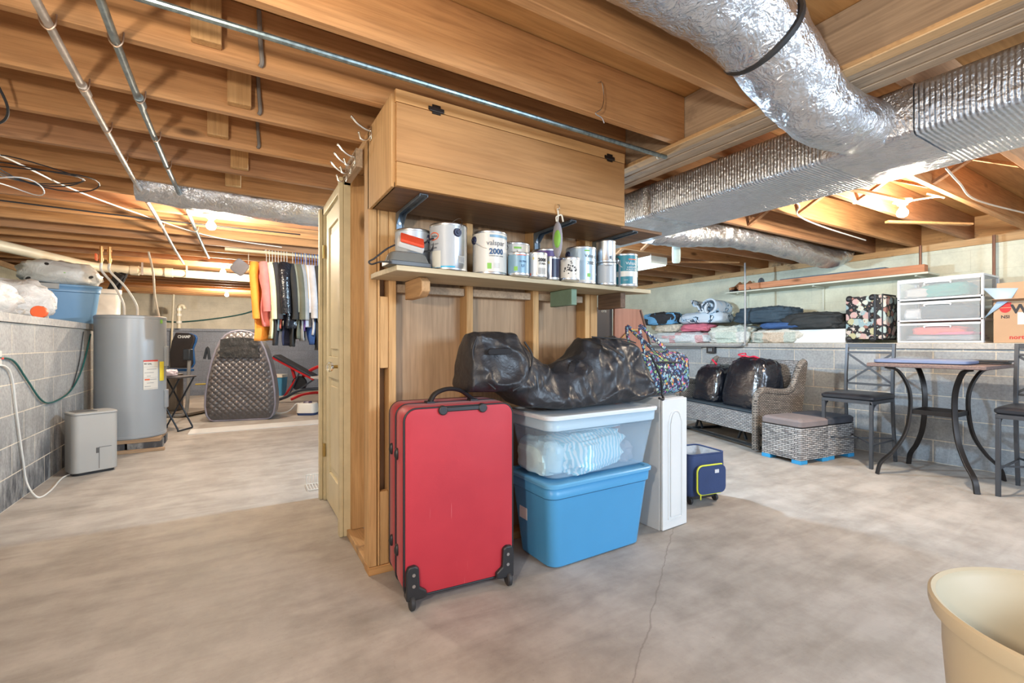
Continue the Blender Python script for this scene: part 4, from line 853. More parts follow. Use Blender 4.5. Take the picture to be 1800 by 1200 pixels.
for y, s in ((0, 1), (.06, 1.01), (.30, 1.0), (.50, .9)):
    L = [(-hw(z)*s, y, z*(.98 if y > .3 else 1)) for z, _ in prof]; Rr = [(hw(z)*s, y, z*(.98 if y > .3 else 1)) for z, _ in prof]; rings.append(L+Rr[::-1])
M().loft(rings, False, True).build('tent_body', QT, TN, ang=60)
M().tube([(-hw(z), -.006, max(z, .012)) for z, _ in prof]+[(hw(z), -.006, max(z, .012)) for z, _ in prof][::-1], .013, 8, closed=True).build('edge_piping', EDG, TN)
VIN = mat('clear_vinyl_dark', (.03, .03, .03), .06, var=.3, vs=20, bump=.8, bs=14, bd=.02)
m = M().grid(30, 14, lambda u, v_: ((u-.5)*(.46+.03*(1-v_)), -.083-.008*nz((u*6, v_*5, 1), 1), .89+.25*v_+.03*math.sin(PI*u)*v_)); m.build('window', VIN, TN, ang=180)
t = M().box(0, 1.75, 0, .36, 0, .008).build('floor_board', mat('white_board', (.60, .61, .60), .5, var=.06), loc=(-.50, 6.66, .0), rot=(0, 0, R(-1))); tag(t, 'long white board lying flat on the floor before the tent', 'board')
t = thing('steam_generator', 'small white steam generator pot with dark base on the floor by the door', 'steamer', (.93, 7.62, 0), R(-30))
M().loft([rr(.26, .19, .05, 0), rr(.28, .21, .06, .035)]).build('base', NAVY, t); M().loft([rr(.285, .215, .06, .037), rr(.27, .20, .06, .165), rr(.25, .18, .06, .18)]).build('pot', LWHT, t); M().loft([rr(.13, .10, .04, .18), rr(.10, .07, .03, .205)]).build('lid', mat('plum', (.07, .05, .09), .4), t)
M().tube(curve([(-.10, 0, .17), (-.18, 0, .16), (-.28, 0, .06), (-.42, .0, .02), (-.56, .05, .04)], 6), .009).build('hose', WCORD, t)
# weight bench
BN = thing('weight_bench', 'red and black folding weight bench beneath the hanging clothes', 'exercise bench', (.66, 9.58, 0), R(-30.92))
BRED = mat('gloss_red_steel', (.55, .02, .025), .3); BPAD = mat('bench_pad', (.035, .045, .06), .5)
m = M().bar((-.03, -.0, .86), (.68, 0, .47), .26, .05); m.build('back_pad', BPAD, BN, bevel=.015); M().bar((-.05, -.14, .83), (.72, -.14, .42), .02, .03).build('back_rail', BRED, BN); M().bar((.66, 0, .455), (1.2, 0, .43), .30, .05).build('seat_pad', mat('seat_white', (.5, .48, .46), .5), BN, bevel=.015)
M().tube(curve([(-.02, -.1, .025), (.2, -.1, .10), (.45, -.1, .22), (.9, -.1, .26)], 6), .028).build('lower_beam', BPAD, BN); M().tube(curve([(.2, .1, .03), (.45, .1, .13), (.8, .1, .15), (1.15, .1, .03)], 6), .026).build('base_beam', BRED, BN)
M().bar((.12, -.05, .06), (.36, -.05, .42), .05, .03).build('front_post', BRED, BN); M().bar((.24, .0, .70), (.32, 0, .42), .05, .04).build('upright', BRED, BN); M().tube(curve([(.42, .1, .46), (.6, .1, .60), (.85, .1, .68), (1.1, .1, .66)], 6), .03).build('arm_beam', BRED, BN)
M().bar((.46, -.08, .60), (.26, -.08, .16), .02, .02).bar((.7, -.07, .42), (.3, -.07, .15), .025, .025).build('brace', BPAD, BN); m = M().lathe([(.0, -.03), (.13, -.03), (.14, 0), (.13, .03), (0, .03)], n=28); m.move(lambda p: Vector((p.x+.40, p.z, p.y+.34))); m.build('flywheel', BLKP, BN)
t = thing('recycling_bin', 'blue bin with a white lid on the floor behind the bench', 'bin', (.76, 10.75, 0), R(-30)); M().loft([rr(.20, .20, .02, 0), rr(.25, .25, .02, .38)]).build('body', BLUE, t); M().loft([rr(.27, .27, .02, .381), rr(.26, .26, .02, .44)]).build('lid', LWHT, t)
# inversion chair and tray table
CHB = thing('inversion_table', 'inversion table with black backrest lettered CHAMP and silver tube frame', 'exercise machine', (-.72, 8.62, 0), R(-34))
pf = [(-.17, .71), (.15, .71), (.19, .78), (.18, .92), (.17, 1.0), (.21, 1.10), (.225, 1.17), (.20, 1.215), (.12, 1.24), (-.08, 1.25), (-.10, 1.20), (-.14, 1.12), (-.17, .95)]
m = M(); m.prism(pf, 1, -.03, .0); m.build('backrest', mat('black_pad', (.035, .030, .032), .7), CHB, bevel=.012)
m = M(); m.prism([(x*1.06, z) for x, z in pf], 1, .004, .03); m.box(-.19, .18, -.04, .03, .66, .70); m.build('backrest_shell', mat('shell_blue', (.03, .13, .38), .35), CHB, bevel=.01); text('lettering', 'CHAMP', .060, WHI, CHB, (.06, -.0312, 1.185), (R(90), 0, 0), .002)
ST2 = mat('silver_tube', (.45, .46, .48), .35, .6)
for y in (-.28, .30): M().tube(curve([(-.35, y, .025), (.15, y, .025), (.27, y, .06), (.31, y, .2), (.34, y, .85)] if y < 0 else [(-.30, y, .03), (.35, y, .03), (.44, y, .08), (.44, y, .2), (.36, y, .85)], 6), .024).build('frame_tube', ST2, CHB)
M().box(.28, .38, -.33, -.25, .84, 1.0).build('pivot_cover', BPAD, CHB, bevel=.01); M().tube(curve([(.36, .0, .85), (.41, 0, 1.02), (.44, 0, .84)], 5), .02).build('handle', BPAD, CHB); M().cyl((.3, -.1, .47), (.55, -.1, .48), .012).build('yellow_bar', mat('bar_yellow', (.6, .45, .1), .5), CHB)
M().box(-.3, .3, -.25, .3, .02, .06).box(-.25, -.05, -.05, .1, .06, .62).build('mechanism', mat('greasy_steel', (.20, .17, .14), .5, .4), CHB, bevel=.008)
TT = thing('tray_table', 'black folding tray table with crossed legs beside the water heater', 'table', (-.70, 7.12, 0), R(-30))
BTU = mat('dark_tube', (.015, .02, .03), .35)
for y in (-.13, .13):
    M().tube([(-.16, y, .655), (.17, y, .03), (.17, y, .012)], .010).build('leg', BTU, TT); M().tube([(.19, y, .655), (-.15, y, .03), (-.15, y, .012)], .010).build('leg', BTU, TT)
M().cyl((.17, -.13, .012), (.17, .13, .012), .010).cyl((-.15, -.13, .012), (-.15, .13, .012), .010).build('foot_bar', BTU, TT); M().loft([rr(.42, .32, .03, .656), rr(.44, .34, .03, .675)]).build('tray', mat('tray_grey', (.10, .10, .11), .4), TT)
o = blob(.24, .22, .09, .3, 4, 21).build('cloth_bundle', mat('lilac_cloth', (.55, .50, .58), .8, bump=.4), loc=(-.76, 7.13, .677), ang=180); tag(o, 'pale lilac cloth bundle on the folding tray table', 'cloth')
# hanging things
def at_thin(name, loc, w, h, mt, label, cat, rot=0, tilt=0):
    t = thing(name, label, cat, loc, rot); m = M().sphere((0, 0, -h/2-.06), w/2, .012, h/2, 16, 8, lambda q: Vector((math.copysign(abs(q.x)**.4, q.x), q.y, math.copysign(abs(q.z)**.4, q.z)))); m.build('packet', mt, t, rot=(0, tilt, 0)); M().cyl((0, 0, .05), (0, 0, -.07), .003).build('string', HKM, t); return t
at_thin('grey_packet', (.105, 5.5, 1.98), .15, .15, mat('packet_grey', (.22, .22, .25), .6), 'grey square packet hanging on a wire left of the clothes', 'packet', R(-20), R(38))
at_thin('charcoal_packet', (.40, 8.87, 2.03), .07, .17, mat('packet_white', (.45, .45, .47), .6), 'small black and white packet hanging beyond the clothes', 'packet')
at_thin('moisture_packet', (3.37, 2.77, 2.03), .075, .17, mat('packet_pale', (.42, .48, .42), .5), 'pale packet hanging from a joist right of the teal can', 'packet', R(-40))
t = thing('drain_riser', 'white plastic vent riser on the back wall beyond the heater', 'pipe', (-1.01, 11.52, 1.39)); M().tube(curve([(0, 0, 0), (0, 0, .38), (.02, 0, .46), (.07, 0, .46), (.09, 0, .40)], 6), .035).build('pipe', PVC, t)
for z in (.10, .25, .36): M().cyl((0, 0, z), (0, 0, z+.05), .05, n=16).build('coupling', LWHT, t)
cord('wall_pipe', [(-1.15, 11.56, .6), (-1.12, 11.56, 1.5), (-1.10, 11.56, 2.08)], .018, PVC, 'slim cream pipe rising on the back wall beside the riser', 'pipe')
cord('swagged_cable', [(-1.6, 12.15, 1.6), (-1.0, 12.15, 1.55), (.1, 12.15, 1.75), (.7, 12.12, 2.05)], .012, GCORD, 'thin cord swagged across the beige upper wall', 'cord'); cord('swagged_cable', [(1.3, 12.1, 1.40), (1.6, 12.12, 1.8), (1.9, 12.15, 2.05)], .010, GCORD, 'thin green cord slanting up the beige wall beside the clothes', 'cord')
# clothes on the rod
t = M().cyl((-.1, 0, 0), (1.5, 0, 0), .017).build('hanging_rod', SHELFW, loc=(0, 5.35, 2.02)); tag(t, 'pale wooden rod carrying the row of hanging clothes', 'rod')
def cloth(name, col, rough=.85, bump=.5): return mat(name, col, rough, var=.15, vs=8, bump=bump, bs=14, bd=.02)
GM = [('shirt', 'orange', (.80, .30, .04), .80, .38, -44, 1), ('sweatshirt', 'salmon pink', (.72, .20, .18), .66, .42, -20, 1), ('shirt', 'pale lime', (.60, .64, .42), .78, .40, -8, 0), ('jacket', 'dark charcoal', (.03, .03, .035), .85, .42, -4, 0), ('shirt', 'slate blue', (.16, .22, .24), .70, .40, -6, 0),
 ('shirt', 'coral', (.60, .16, .13), .68, .38, -6, 0), ('vest', 'bright orange', (.80, .17, .03), .48, .40, -10, 0), ('trousers', 'dark navy', (.02, .025, .06), .85, .30, -12, 0), ('puffer jacket', 'glossy black', (.012, .014, .02), .68, .38, -48, 2), ('coat', 'black', (.02, .02, .02), .86, .42, -10, 0),
 ('shirt', 'grey green', (.18, .19, .15), .66, .40, -8, 0), ('jacket', 'dark olive', (.10, .10, .07), .78, .42, -6, 0), ('shirt', 'steel grey', (.26, .27, .28), .80, .40, -5, 0), ('shirt', 'tan', (.42, .30, .16), .50, .38, -8, 0), ('dress', 'purple', (.12, .06, .20), .70, .38, -14, 1), ('blouse', 'white patterned', (.48, .48, .52), .66, .38, -16, 1),
 ('trousers', 'royal blue', (.03, .09, .30), .84, .34, -6, 0), ('shirt', 'silver grey', (.45, .43, .43), .74, .42, -20, 1), ('coat', 'black ribbed', (.03, .03, .03), .90, .42, -8, 0), ('cardigan', 'cream', (.60, .57, .50), .72, .42, -14, 1), ('jacket', 'navy', (.03, .04, .08), .80, .42, -8, 0)]
for i, (kind, cn, col, L, wd, ang, sl) in enumerate(GM):
    x = .262+.0272*i+(.15 if sl == 2 else 0); rz = R(90+ang*-1 if 0 else 90+ang)
    t = thing('hanging_'+kind.split()[-1], f'{cn} {kind} on a hanger, ' + ('leftmost on the rod' if i == 0 else f'{ORD[i]} along the rod from the left'), 'clothing', (x, 5.35, 2.02), rz, 'clothes hanging on the rod')
    mt = cloth('cloth_'+cn.replace(' ', '_'), col, .25 if sl == 2 else .85, .9 if sl == 2 else .5)
    M().tube(curve([(0, 0, -.115), (0, 0, -.03), (-.02, 0, -.0), (-.014, 0, .021), (0, 0, .024), (.015, 0, .012)], 4), .0028, 6).build('hanger_hook', WCORD if i < 10 else mat('hanger_blue', (.05, .18, .55), .4), t)
    rings = []; n = 28; th = .022 if sl != 2 else .05
    for k in range(26):
        f = k/25; z = -.105-L*f; w2 = wd/2*(min(1, .16+f*6)**.6 if f < .14 else 1)*(1-.18*min(1, max(0, f-.14)*3)); z -= 0
        tt = th*(.35+.65*min(1, f*5)); ring = []
        for j in range(n):
            a = 2*PI*j/n; q = Vector((w2*math.cos(a), tt*math.sin(a), z)); sh = abs(math.cos(a))*max(0, .12-f)*.6
            ring.append((q.x, q.y+nz((q.x*9, f*2.2, i), 1.3)*.035*min(1, f*4)+ (nz((q.x*14, f*18 if sl == 2 else f*3, i+5), 1)*.018), q.z-sh+nz((q.x*6, 0, i), 1)*.01*f))
        rings.append(ring)
    if sl == 2: rings = [[(q[0]-.13, q[1], q[2]) for q in rg_] for rg_ in rings]
    M().loft(rings).build('body', mt, t, ang=180)
    if kind in ('shirt', 'sweatshirt', 'jacket', 'puffer jacket', 'coat', 'cardigan', 'blouse'):
        for s in (-1, 1): M().tube(curve([(s*wd*.40-(.13 if sl == 2 else 0), 0, -.14), (s*wd*.50-(.13 if sl == 2 else 0), -.02, -.26), (s*wd*.50-(.13 if sl == 2 else 0), -.035, -.45), (s*wd*.47-(.13 if sl == 2 else 0), -.04, -.14-min(.55, L*.72))], 5), [.045-.0008*q_ for q_ in range(16)] if sl != 2 else [.062-.001*q_ for q_ in range(16)], 12).build('sleeve', mt, t)
# small wire rack by the door casing
t = thing('wire_rack', 'small white wire rack on the floor by the far door casing', 'rack', (.555, 3.66, 0)); m = M()
for i in range(6): m.tube([(0-.02*i, .0, .01), (-.02*i, .16, .01), (-.02*i, .16, .08)], .0025, 6)
m.tube([(-.1, 0, .01), (0, 0, .01)], .003, 6).tube([(-.1, .16, .08), (0, .16, .08)], .003, 6).tube([(-.1, .16, .01), (0, .16, .01)], .003, 6); m.build('wire_frame', WCORD, t)

# ================================================================ right side: ledge services
GALV2 = mat('conduit_grey', (.36, .38, .40), .4, .6, var=.1)
t = thing('electrical_conduit', 'grey conduit dropping from the joists past the blankets to a black outlet', 'conduit', (5.40, 3.40, 1.05)); M().tube(curve([(0, 0, 1.035), (0, 0, .10), (0, .03, .03), (0, .12, -.0), (0, .5, .0), (0, 1.7, .0)], 6), .011).build('pipe', GALV2, t)
t = thing('wall_outlet', 'black outlet box on the block wall above the loveseat', 'outlet', (RX-.001, 3.90, 1.0)); M().box(-.05, 0, -.06, .06, -.045, .04).build('box', BLKP, t, bevel=.004); M().box(-.054, -.05, -.025, -.005, -.02, .02).box(-.054, -.05, .005, .025, -.02, .02).build('sockets', HD, t)
cord('wall_conduit', [(5.44, 4.05, 1.025), (5.44, 5.5, 1.025)], .012, GALV2, 'thin conduit along the block wall under the ledge left of the outlet', 'conduit')
CPB = mat('brown_copper', (.22, .11, .07), .45, .5)
for y, lb in ((1.72, 'brown vertical pipe on the cream wall behind the clear drawers'), (1.235, 'brown vertical pipe on the cream wall above the cardboard box')): cord('wall_pipe', [(5.96, y*1.09, 1.30), (5.96, y*1.09, 2.08)], .012, CPB, lb, 'pipe')
# upper shelf
PWH = mat('painted_shelf', (.58, .60, .50), .5, var=.05)
US = thing('wall_shelf', 'long pale painted shelf on the cream wall above the dark jackets', 'shelf', (5.75, 1.75, 1.765)); M().box(0, .298, 0, 2.16, 0, .02).build('board', PWH, US, bevel=.003)
for y in (.1, 1.05, 2.0): M().prism([(.296, -.28), (.296, -.0), (.05, -.0), (.05, -.012), (.28, -.03), (.284, -.28)], 1, y, y+.02).build('bracket', PWH, US)
b = M().box(0, .10, 0, 1.9, 0, .075); o = b.build('plank', wood('orange_plank', (.42, .17, .08), (.60, .28, .15), 1), loc=(5.76, 1.78, 1.786), rot=(0, 0, R(2)), bevel=.003); tag(o, 'orange brown plank lying along the upper wall shelf', 'plank')
o = M().box(0, .10, 0, 1.1, 0, .11).build('plank', mat('blue_grey_plank', (.07, .10, .14), .5), loc=(5.90, 2.15, 1.786), bevel=.003); tag(o, 'dark blue-grey board behind the orange plank on the upper shelf', 'plank')
SHO = mat('tan_suede', (.32, .15, .07), .8, bump=.3); 
def shoe(x, y, z, rz, mt, label, h=.11):
    t = thing('shoe', label, 'shoe', (x, y, z), rz, 'shoes on the upper shelf'); m = M(); rings = []
    for k in range(13):
        f = k/12; w2 = .038*(1-.25*math.sin(PI*f))*(1 if f < .85 else 1-.5*(f-.85)/.15); hh = h*(1-f*1.1) if f < .55 else h*.42*(1-(f-.55)*.8)
        rings.append([(f*.25-.125, w2*math.cos(a), .018+max(0, hh)*(.5+.5*math.sin(a))) for a in [2*PI*q/14 for q in range(14)]])
    m.loft(rings).build('upper', mt, t, ang=60); M().loft([[(x_*.13, y_*.04, z_) for x_, y_ in [(math.cos(2*PI*q/20), math.sin(2*PI*q/20)) for q in range(20)]] for z_ in (0, .018)]).build('sole', BLKT, t)
shoe(5.84, 3.82, 1.786, R(185), SHO, 'tan suede shoe at the left end of the upper shelf', .13); shoe(5.84, 3.69, 1.786, R(178), SHO, 'tan suede shoe second from the left on the upper shelf', .13)
DKS = mat('dark_slipper', (.03, .05, .07), .6)
shoe(5.82, 3.56, 1.786, R(200), mat('brown_slipper', (.12, .07, .05), .7), 'small brown shoe beside the tan pair on the upper shelf', .07); shoe(5.85, 3.46, 1.786, R(30), DKS, 'dark teal slipper next to the planks on the upper shelf', .12)
# blankets on the ledge
RZ = 1.0915
def patchwork(name, cols, sc_=9):
    t = NT(name); v = t.coord(scale=(sc_, sc_, sc_)); nn = t.n('VectorMath', {0: v, 1: (0, 0, 0)}, operation='FLOOR').outputs[0]
    rnd = t.n('TexWhiteNoise', {0: nn}, noise_dimensions='3D').outputs[0]; n_ = len(cols)
    col = t.ramp(rnd, [(i/n_, c) for i, c in enumerate(cols)], 'CONSTANT'); pt = t.noise(t.coord(), 60, 2)
    return t.out(col=t.mix(.25, col, t.ramp(pt, [(.45, (.35, .33, .32)), (.55, (.75, .74, .70))])), rough=.9, nor=t.bump(t.noise(t.coord(), 14, 4), .5, .02))
Q1 = patchwork('pink_patchwork', [(.62, .68, .70), (.60, .32, .34), (.62, .68, .70), (.45, .48, .52), (.62, .66, .68)]); Q2 = patchwork('green_patchwork', [(.58, .62, .54), (.50, .60, .52), (.62, .64, .60), (.36, .44, .40)], 7); Q3 = patchwork('tan_patchwork', [(.60, .58, .50), (.52, .40, .28), (.40, .46, .40), (.60, .58, .50)], 8)
BW = NT('blue_white_blanket'); v = BW.coord(); n1 = BW.noise(v, 5, 3, .5, 1.); BW = BW.out(col=BW.ramp(n1, [(.40, (.52, .60, .68)), (.52, (.40, .56, .72)), (.56, (.03, .05, .08)), (.60, (.60, .66, .72))], 'CONSTANT'), rough=.9, nor=BW.bump(BW.noise(v, 20, 3), .5, .01))
BBK = NT('blue_black_towel'); v = BBK.coord(); n1 = BBK.noise(v, 4, 3, .5, 1.); BBK = BBK.out(col=BBK.ramp(n1, [(.46, (.03, .03, .035)), (.5, (.14, .36, .60))], 'CONSTANT'), rough=.9, nor=BBK.bump(BBK.noise(v, 20, 3), .5, .01))
def heap(x, y, z, dx, dy, dz, mt, label, seed, rz=0, amp=.30, fr=2.2, cat='blanket', name='folded_blanket', p=.6): 
    o = blob(dx*.95, dy, dz*1.05, amp, fr, seed, 90, 44, p).build(name, mt, loc=(x, y, z), rot=(0, 0, rz), ang=180); return tag(o, label, cat, 'bedding and clothes heaped on the right ledge')
heap(5.72, 4.55, RZ, .46, 1.15, .17, Q1, 'white and pink patchwork quilt at the bottom left of the ledge heap', 31)
heap(5.70, 3.72, RZ, .46, .60, .24, Q2, 'pale green patchwork quilt in the middle of the ledge heap', 32)
heap(5.64, 3.10, RZ, .34, .62, .17, Q3, 'tan and green patchwork quilt draped beside the white box', 33)
heap(5.72, 4.75, RZ+.165, .40, .50, .12, mat('cream_floral_cloth', (.58, .52, .42), .9, var=.3, vs=30), 'cream folded cloth under the blue and black towel', 34)
heap(5.66, 4.25, RZ+.165, .40, .44, .11, mat('rose_pink_cloth', (.58, .16, .22), .9, bump=.4), 'rose pink folded cloth under the blue and white blanket', 35)
heap(5.74, 4.95, RZ+.28, .40, .62, .20, BBK, 'blue and black towel at the left end of the ledge heap', 36, amp=.25)
o = M(); rings = []
heap(5.70, 4.18, RZ+.275, .42, .72, .17, BW, 'blue and white patterned blanket folded on the pink cloth', 37, amp=.12)
P = []
for i in range(60):
    a = 1.5*2*PI*i/59; rr_ = .035+.0095*a; P.append((rr_*math.cos(a), rr_*math.sin(a)))
m = M(); prev = [(x, z) for x, z in P]+[(-.05+(-.25)*(i/14), -.09+.19*(i/14)**1.2+.02*math.sin(i)) for i in range(1, 15)]
m.loft([[(y_, x+.01*nz((x*6, y_*4, 0), 1), z+.012*nz((x*7, y_*5, 3), 1)) for x, z in prev] for y_ in [-.18+.36*k/14 for k in range(15)]], False, False, closed=False)
m.move(lambda q: Vector((q.x, -q.y, q.z))); o = m.build('rolled_blanket', BW, loc=(5.68, 3.98, RZ+.47), solid=.022, ang=180, rot=(0, R(6), 0)); tag(o, 'blue and white blanket half rolled on top of the ledge heap', 'blanket')
DTJ = cloth('dark_teal_cloth', (.035, .06, .085)); BJK = cloth('black_fleece', (.028, .032, .034)); DNM = cloth('blue_denim', (.04, .10, .26))
heap(5.68, 3.28, RZ+.245, .42, .74, .21, DTJ, 'dark teal jacket heaped on the pale quilts', 38, amp=.28, fr=3, cat='jacket', name='folded_jacket')
heap(5.66, 2.72, RZ+.155, .42, .62, .20, BJK, 'black fleece jacket lying on the white box', 39, amp=.25, fr=3, cat='jacket', name='folded_jacket')
heap(5.58, 3.02, RZ+.17, .26, .50, .08, DNM, 'blue denim garment sticking out below the dark jackets', 40, amp=.25, cat='clothes', name='folded_jeans')
heap(5.74, 2.44, RZ+.153, .36, .22, .10, BJK, 'small black garment at the right end of the white box', 41, amp=.3, cat='clothes', name='folded_garment')
o = M().box(-.20, .20, 0, .78, 0, .15).build('storage_carton', mat('white_card', (.66, .70, .72), .55, var=.03), loc=(5.72, 2.36, RZ), bevel=.004); tag(o, 'long flat white box on the ledge under the black jacket', 'box')
# floral suitcase
FL2 = floral('black_tapestry_floral', (.02, .02, .022), [(.40, .50, .48), (.58, .38, .36), (.50, .48, .28), (.30, .42, .46), (.60, .52, .46), (.34, .16, .13), (.55, .58, .50)], 17, .52)
FS = thing('suitcase', 'black suitcase with a pastel floral pattern standing on the right ledge', 'suitcase', (5.53, 2.155, RZ), 0)
def rx_ring(d, h, r_, x, cy, cz, n=5): return [(x, p[0], p[1]) for p in rr(d, h, r_, 0, cy, cz, n)]
M().loft([rx_ring(.35, .44, .04, x, .03, .26) if 0<x<.3 else rx_ring(.33, .42, .04, x, .03, .26) for x in (0, .008, .29, .30)]).build('shell', FL2, FS, ang=50)
M().box(-.006, .302, -.068, -.046, .03, .49).build('dark_band', BLKT, FS, bevel=.002); M().box(-.004, .302, -.125, -.113, .03, .49).build('dark_band', BLKT, FS, bevel=.002)
for y in (-.09+.06, .175):
    for z in (.03, .45): M().sphere((.015, y, z+.01), .035, .032, .035, 14, 10).build('corner_guard', BLKP, FS)
M().tube(curve([(-.004, -.02, .22), (-.028, -.02, .24), (-.028, -.02, .33), (-.004, -.02, .35)], 5), .008).build('side_handle', BLKP, FS)
# clear drawer tower
CDF = plastic('white_drawer_frame', (.72, .74, .76), .3); CDR = plastic('clear_drawer', (.72, .78, .82), .18, .20)
DT = thing('drawer_tower', 'white three-drawer tower with clear drawers of clothes on the right ledge', 'drawers', (5.50, 1.605, RZ), 0)
W2, H2, D2 = .60, .605, .44
for z in (0, .2, .4, .585): M().box(0, D2, -W2/2, W2/2, z, z+.018).build('shelf_frame', CDF, DT, bevel=.003)
for y in (-W2/2, W2/2-.016):
    M().box(.0, .03, y, y+.016, .019, .584).build('post', CDF, DT); M().box(D2-.03, D2, y, y+.016, .019, .584).build('post', CDF, DT); M().box(.031, D2-.031, y+.005, y+.011, .019, .584).build('side_panel', CDR, DT)
CL = [[('teal green', (.03, .26, .22), -.02, .34, .14), ('pale grey', (.50, .48, .45), .15, .24, .11)], [('black', (.05, .06, .07), .04, .40, .14), ('white', (.6, .6, .6), -.2, .14, .11)], [('bright red', (.75, .10, .06), .02, .38, .085), ('grey striped', (.32, .33, .36), .0, .5, .05)]]
for k in range(3):
    z = .42-.2*k
    d = M().box(-.012, -.008, -W2/2+.02, W2/2-.02, z, z+.155).box(-.008, D2-.05, -W2/2+.02, W2/2-.02, z, z+.004).build('drawer', CDR, DT)
    M().tube(curve([(-.014, -.09, z+.12), (-.022, -.08, z+.135), (-.022, .08, z+.135), (-.014, .09, z+.12)], 5), .006).build('drawer_handle', CDF, d)
    M().box(-.0135, -.012, -W2/2+.016, W2/2-.016, z+.145, z+.163).build('drawer_lip', CDF, d)
    for j, (cn, col, yy, ww, hh) in enumerate(CL[k]):
        o = blob(.34, ww, hh, .25, 2.6, 60+k*3+j, 48, 24, .5).build('stored_clothing', cloth('stored_'+cn.replace(' ', '_'), col), loc=(5.50+.19, 1.605+yy*(-1 if k == 1 else 1), RZ+z+.006+(.0 if j == 0 and k != 2 else (.05 if k == 2 and j == 0 else .0))), ang=180)
        tag(o, f'{cn} clothes inside the ' + ('top', 'middle', 'bottom')[k] + ' clear drawer', 'clothes', 'clothes in the clear drawers')
o = blob(.28, .34, .035, .25, 2.6, 71, 40, 20, .5).build('stored_clothing', cloth('stored_pink', (.70, .10, .22)), loc=(5.66, 1.55, RZ+.072), ang=180); tag(o, 'pink clothes under the red ones in the bottom clear drawer', 'clothes', 'clothes in the clear drawers')
# cardboard box
CBD = mat('cardboard', (.46, .30, .18), .8, var=.06, vs=4); RINK = mat('red_print', (.50, .03, .03), .7); 
CX = thing('cardboard_box', 'open cardboard box with red print at the right end of the ledge', 'box', (5.50, 1.245, RZ), 0)
M().box(0, .42, -.60, 0, 0, .34).build('box_body', CBD, CX, bevel=.002); M().box(.0, .004, -.58, -.02, .345, .50).bar((.004, -.3, .345), (-.09, -.3, .36), .58, .004, up=(0, 0, 1)).build('flap', CBD, CX)
for s, sz, y, z, mt, b_ in (('W', .10, -.155, .275, INK, .004), ('SI Q', .06, -.28, .275, INK, .002), ('NSI', .035, -.07, .215, INK, .001), ('northerns', .048, -.19, .045, RINK, .001)):
    text('lettering', s, sz, mt, CX, (-.0012, y, z), (R(90), 0, R(-90)), b_)
M().box(-.001, 0, -.105, -.035, .295, .335).build('red_block', RINK, CX); M().prism([(-.105+.035+.035*math.cos(a), .29+.04*math.sin(a)) for a in [PI+PI*i/12 for i in range(13)]], 0, -.001, 0).build('red_block', RINK, CX); M().box(-.001, 0, -.30, -.14, .15, .25).build('shipping_label', LWHT, CX)
o = M().add([(5.49, 1.30, 1.30), (5.49, 1.22, 1.44), (5.49, 1.31, 1.56), (5.50, 1.10, 1.54), (5.49, 1.14, 1.45)], [(0, 1, 4), (1, 2, 3, 4)]).build('blue_paper', mat('light_blue_paper', (.45, .62, .80), .5), solid=.002); tag(o, 'pale blue paper sticking out between drawers and cardboard box', 'paper')

# ================================================================ wicker
def wicker(name, c0, c1, dk, bw=.055, rh=.017):
    t = NT(name); v = t.coord(); sp = t.n('SeparateXYZ', {0: v}); u = t.math('ADD', sp.outputs[0], sp.outputs[1]); bv = t.n('CombineXYZ', {0: u, 1: sp.outputs[2], 2: 0.}).outputs[0]
    br = t.n('TexBrick', {'Vector': bv, 'Color1': c0, 'Color2': c1, 'Mortar': dk, 'Scale': 1., 'Mortar Size': .0032, 'Mortar Smooth': .6, 'Brick Width': bw, 'Row Height': rh})
    n_ = t.noise(t.coord(scale=(1, 1, 6)), 12, 4)
    col = t.mix(.5, br.outputs[0], t.ramp(n_, [(.35, c0), (.65, c1)])); col = t.mix(br.outputs[1], col, dk)
    return t.out(col=col, rough=.45, nor=t.bump(t.math('SUBTRACT', 1., br.outputs[1]), .9, .006))
WK = wicker('grey_wicker', (.26, .26, .27), (.50, .50, .50), (.03, .03, .033)); WKB = wicker('brown_grey_wicker', (.17, .15, .13), (.44, .39, .34), (.03, .025, .022), .03, .014); WKO = wicker('ottoman_wicker', (.14, .14, .15), (.62, .60, .58), (.03, .03, .03), .06, .017)
SF = thing('wicker_loveseat', 'grey wicker glider loveseat against the block wall holding two black bags', 'loveseat', (4.45, 2.67, 0), R(-17))
SL = 1.38
M().box(.02, .58, .07, SL-.07, .165, .365).build('seat_base', WK, SF, bevel=.01); M().box(.03, .52, .075, SL-.075, .367, .395).build('seat_cushion', mat('slate_cushion', (.03, .045, .06), .7), SF, bevel=.012)
m = M(); m.loft([[(x+.0, y, z) for x, z in ((.50, .40), (.53, .40), (.615, .86), (.635, .90), (.60, .905), (.575, .875))] for y in (.03, SL-.03)]); m.build('backrest', WK, SF, bevel=.008)
ap = [(0.0, .03), (.0, .40), (.005, .52), (.03, .585), (.09, .615), (.17, .605), (.30, .59), (.40, .60), (.46, .66), (.50, .76), (.545, .86), (.60, .90)]
for y in (0.0, SL-.055):
    poly = ap+[(.625, .88), (.585, .60), (.56, .42), (.55, .19), (.045, .19), (.04, .03)]
    a_ = M(); a_.prism(poly, 1, y+.012, y+.043); ar = a_.build('armrest', WKB, SF); M().tube(curve([(x, y+.028, z) for x, z in ap], 5), .034, 12).build('rolled_edge', WKB, ar)
BLF = mat('black_powder_coat', (.02, .025, .03), .4, .3)
M().box(.04, .58, .10, .13, .0, .03).box(.04, .58, SL-.13, SL-.10, .0, .03).box(.04, .07, .0, SL, .03, .05).box(.52, .55, .0, SL, .03, .05).build('glider_base', BLF, SF, bevel=.003)
for y in (.35, SL-.3): M().bar((.12, y-.06, .06), (.12, y, .185), .02, .02).bar((.12, y+.06, .06), (.12, y, .185), .02, .02).build('glider_arm', BLF, SF)
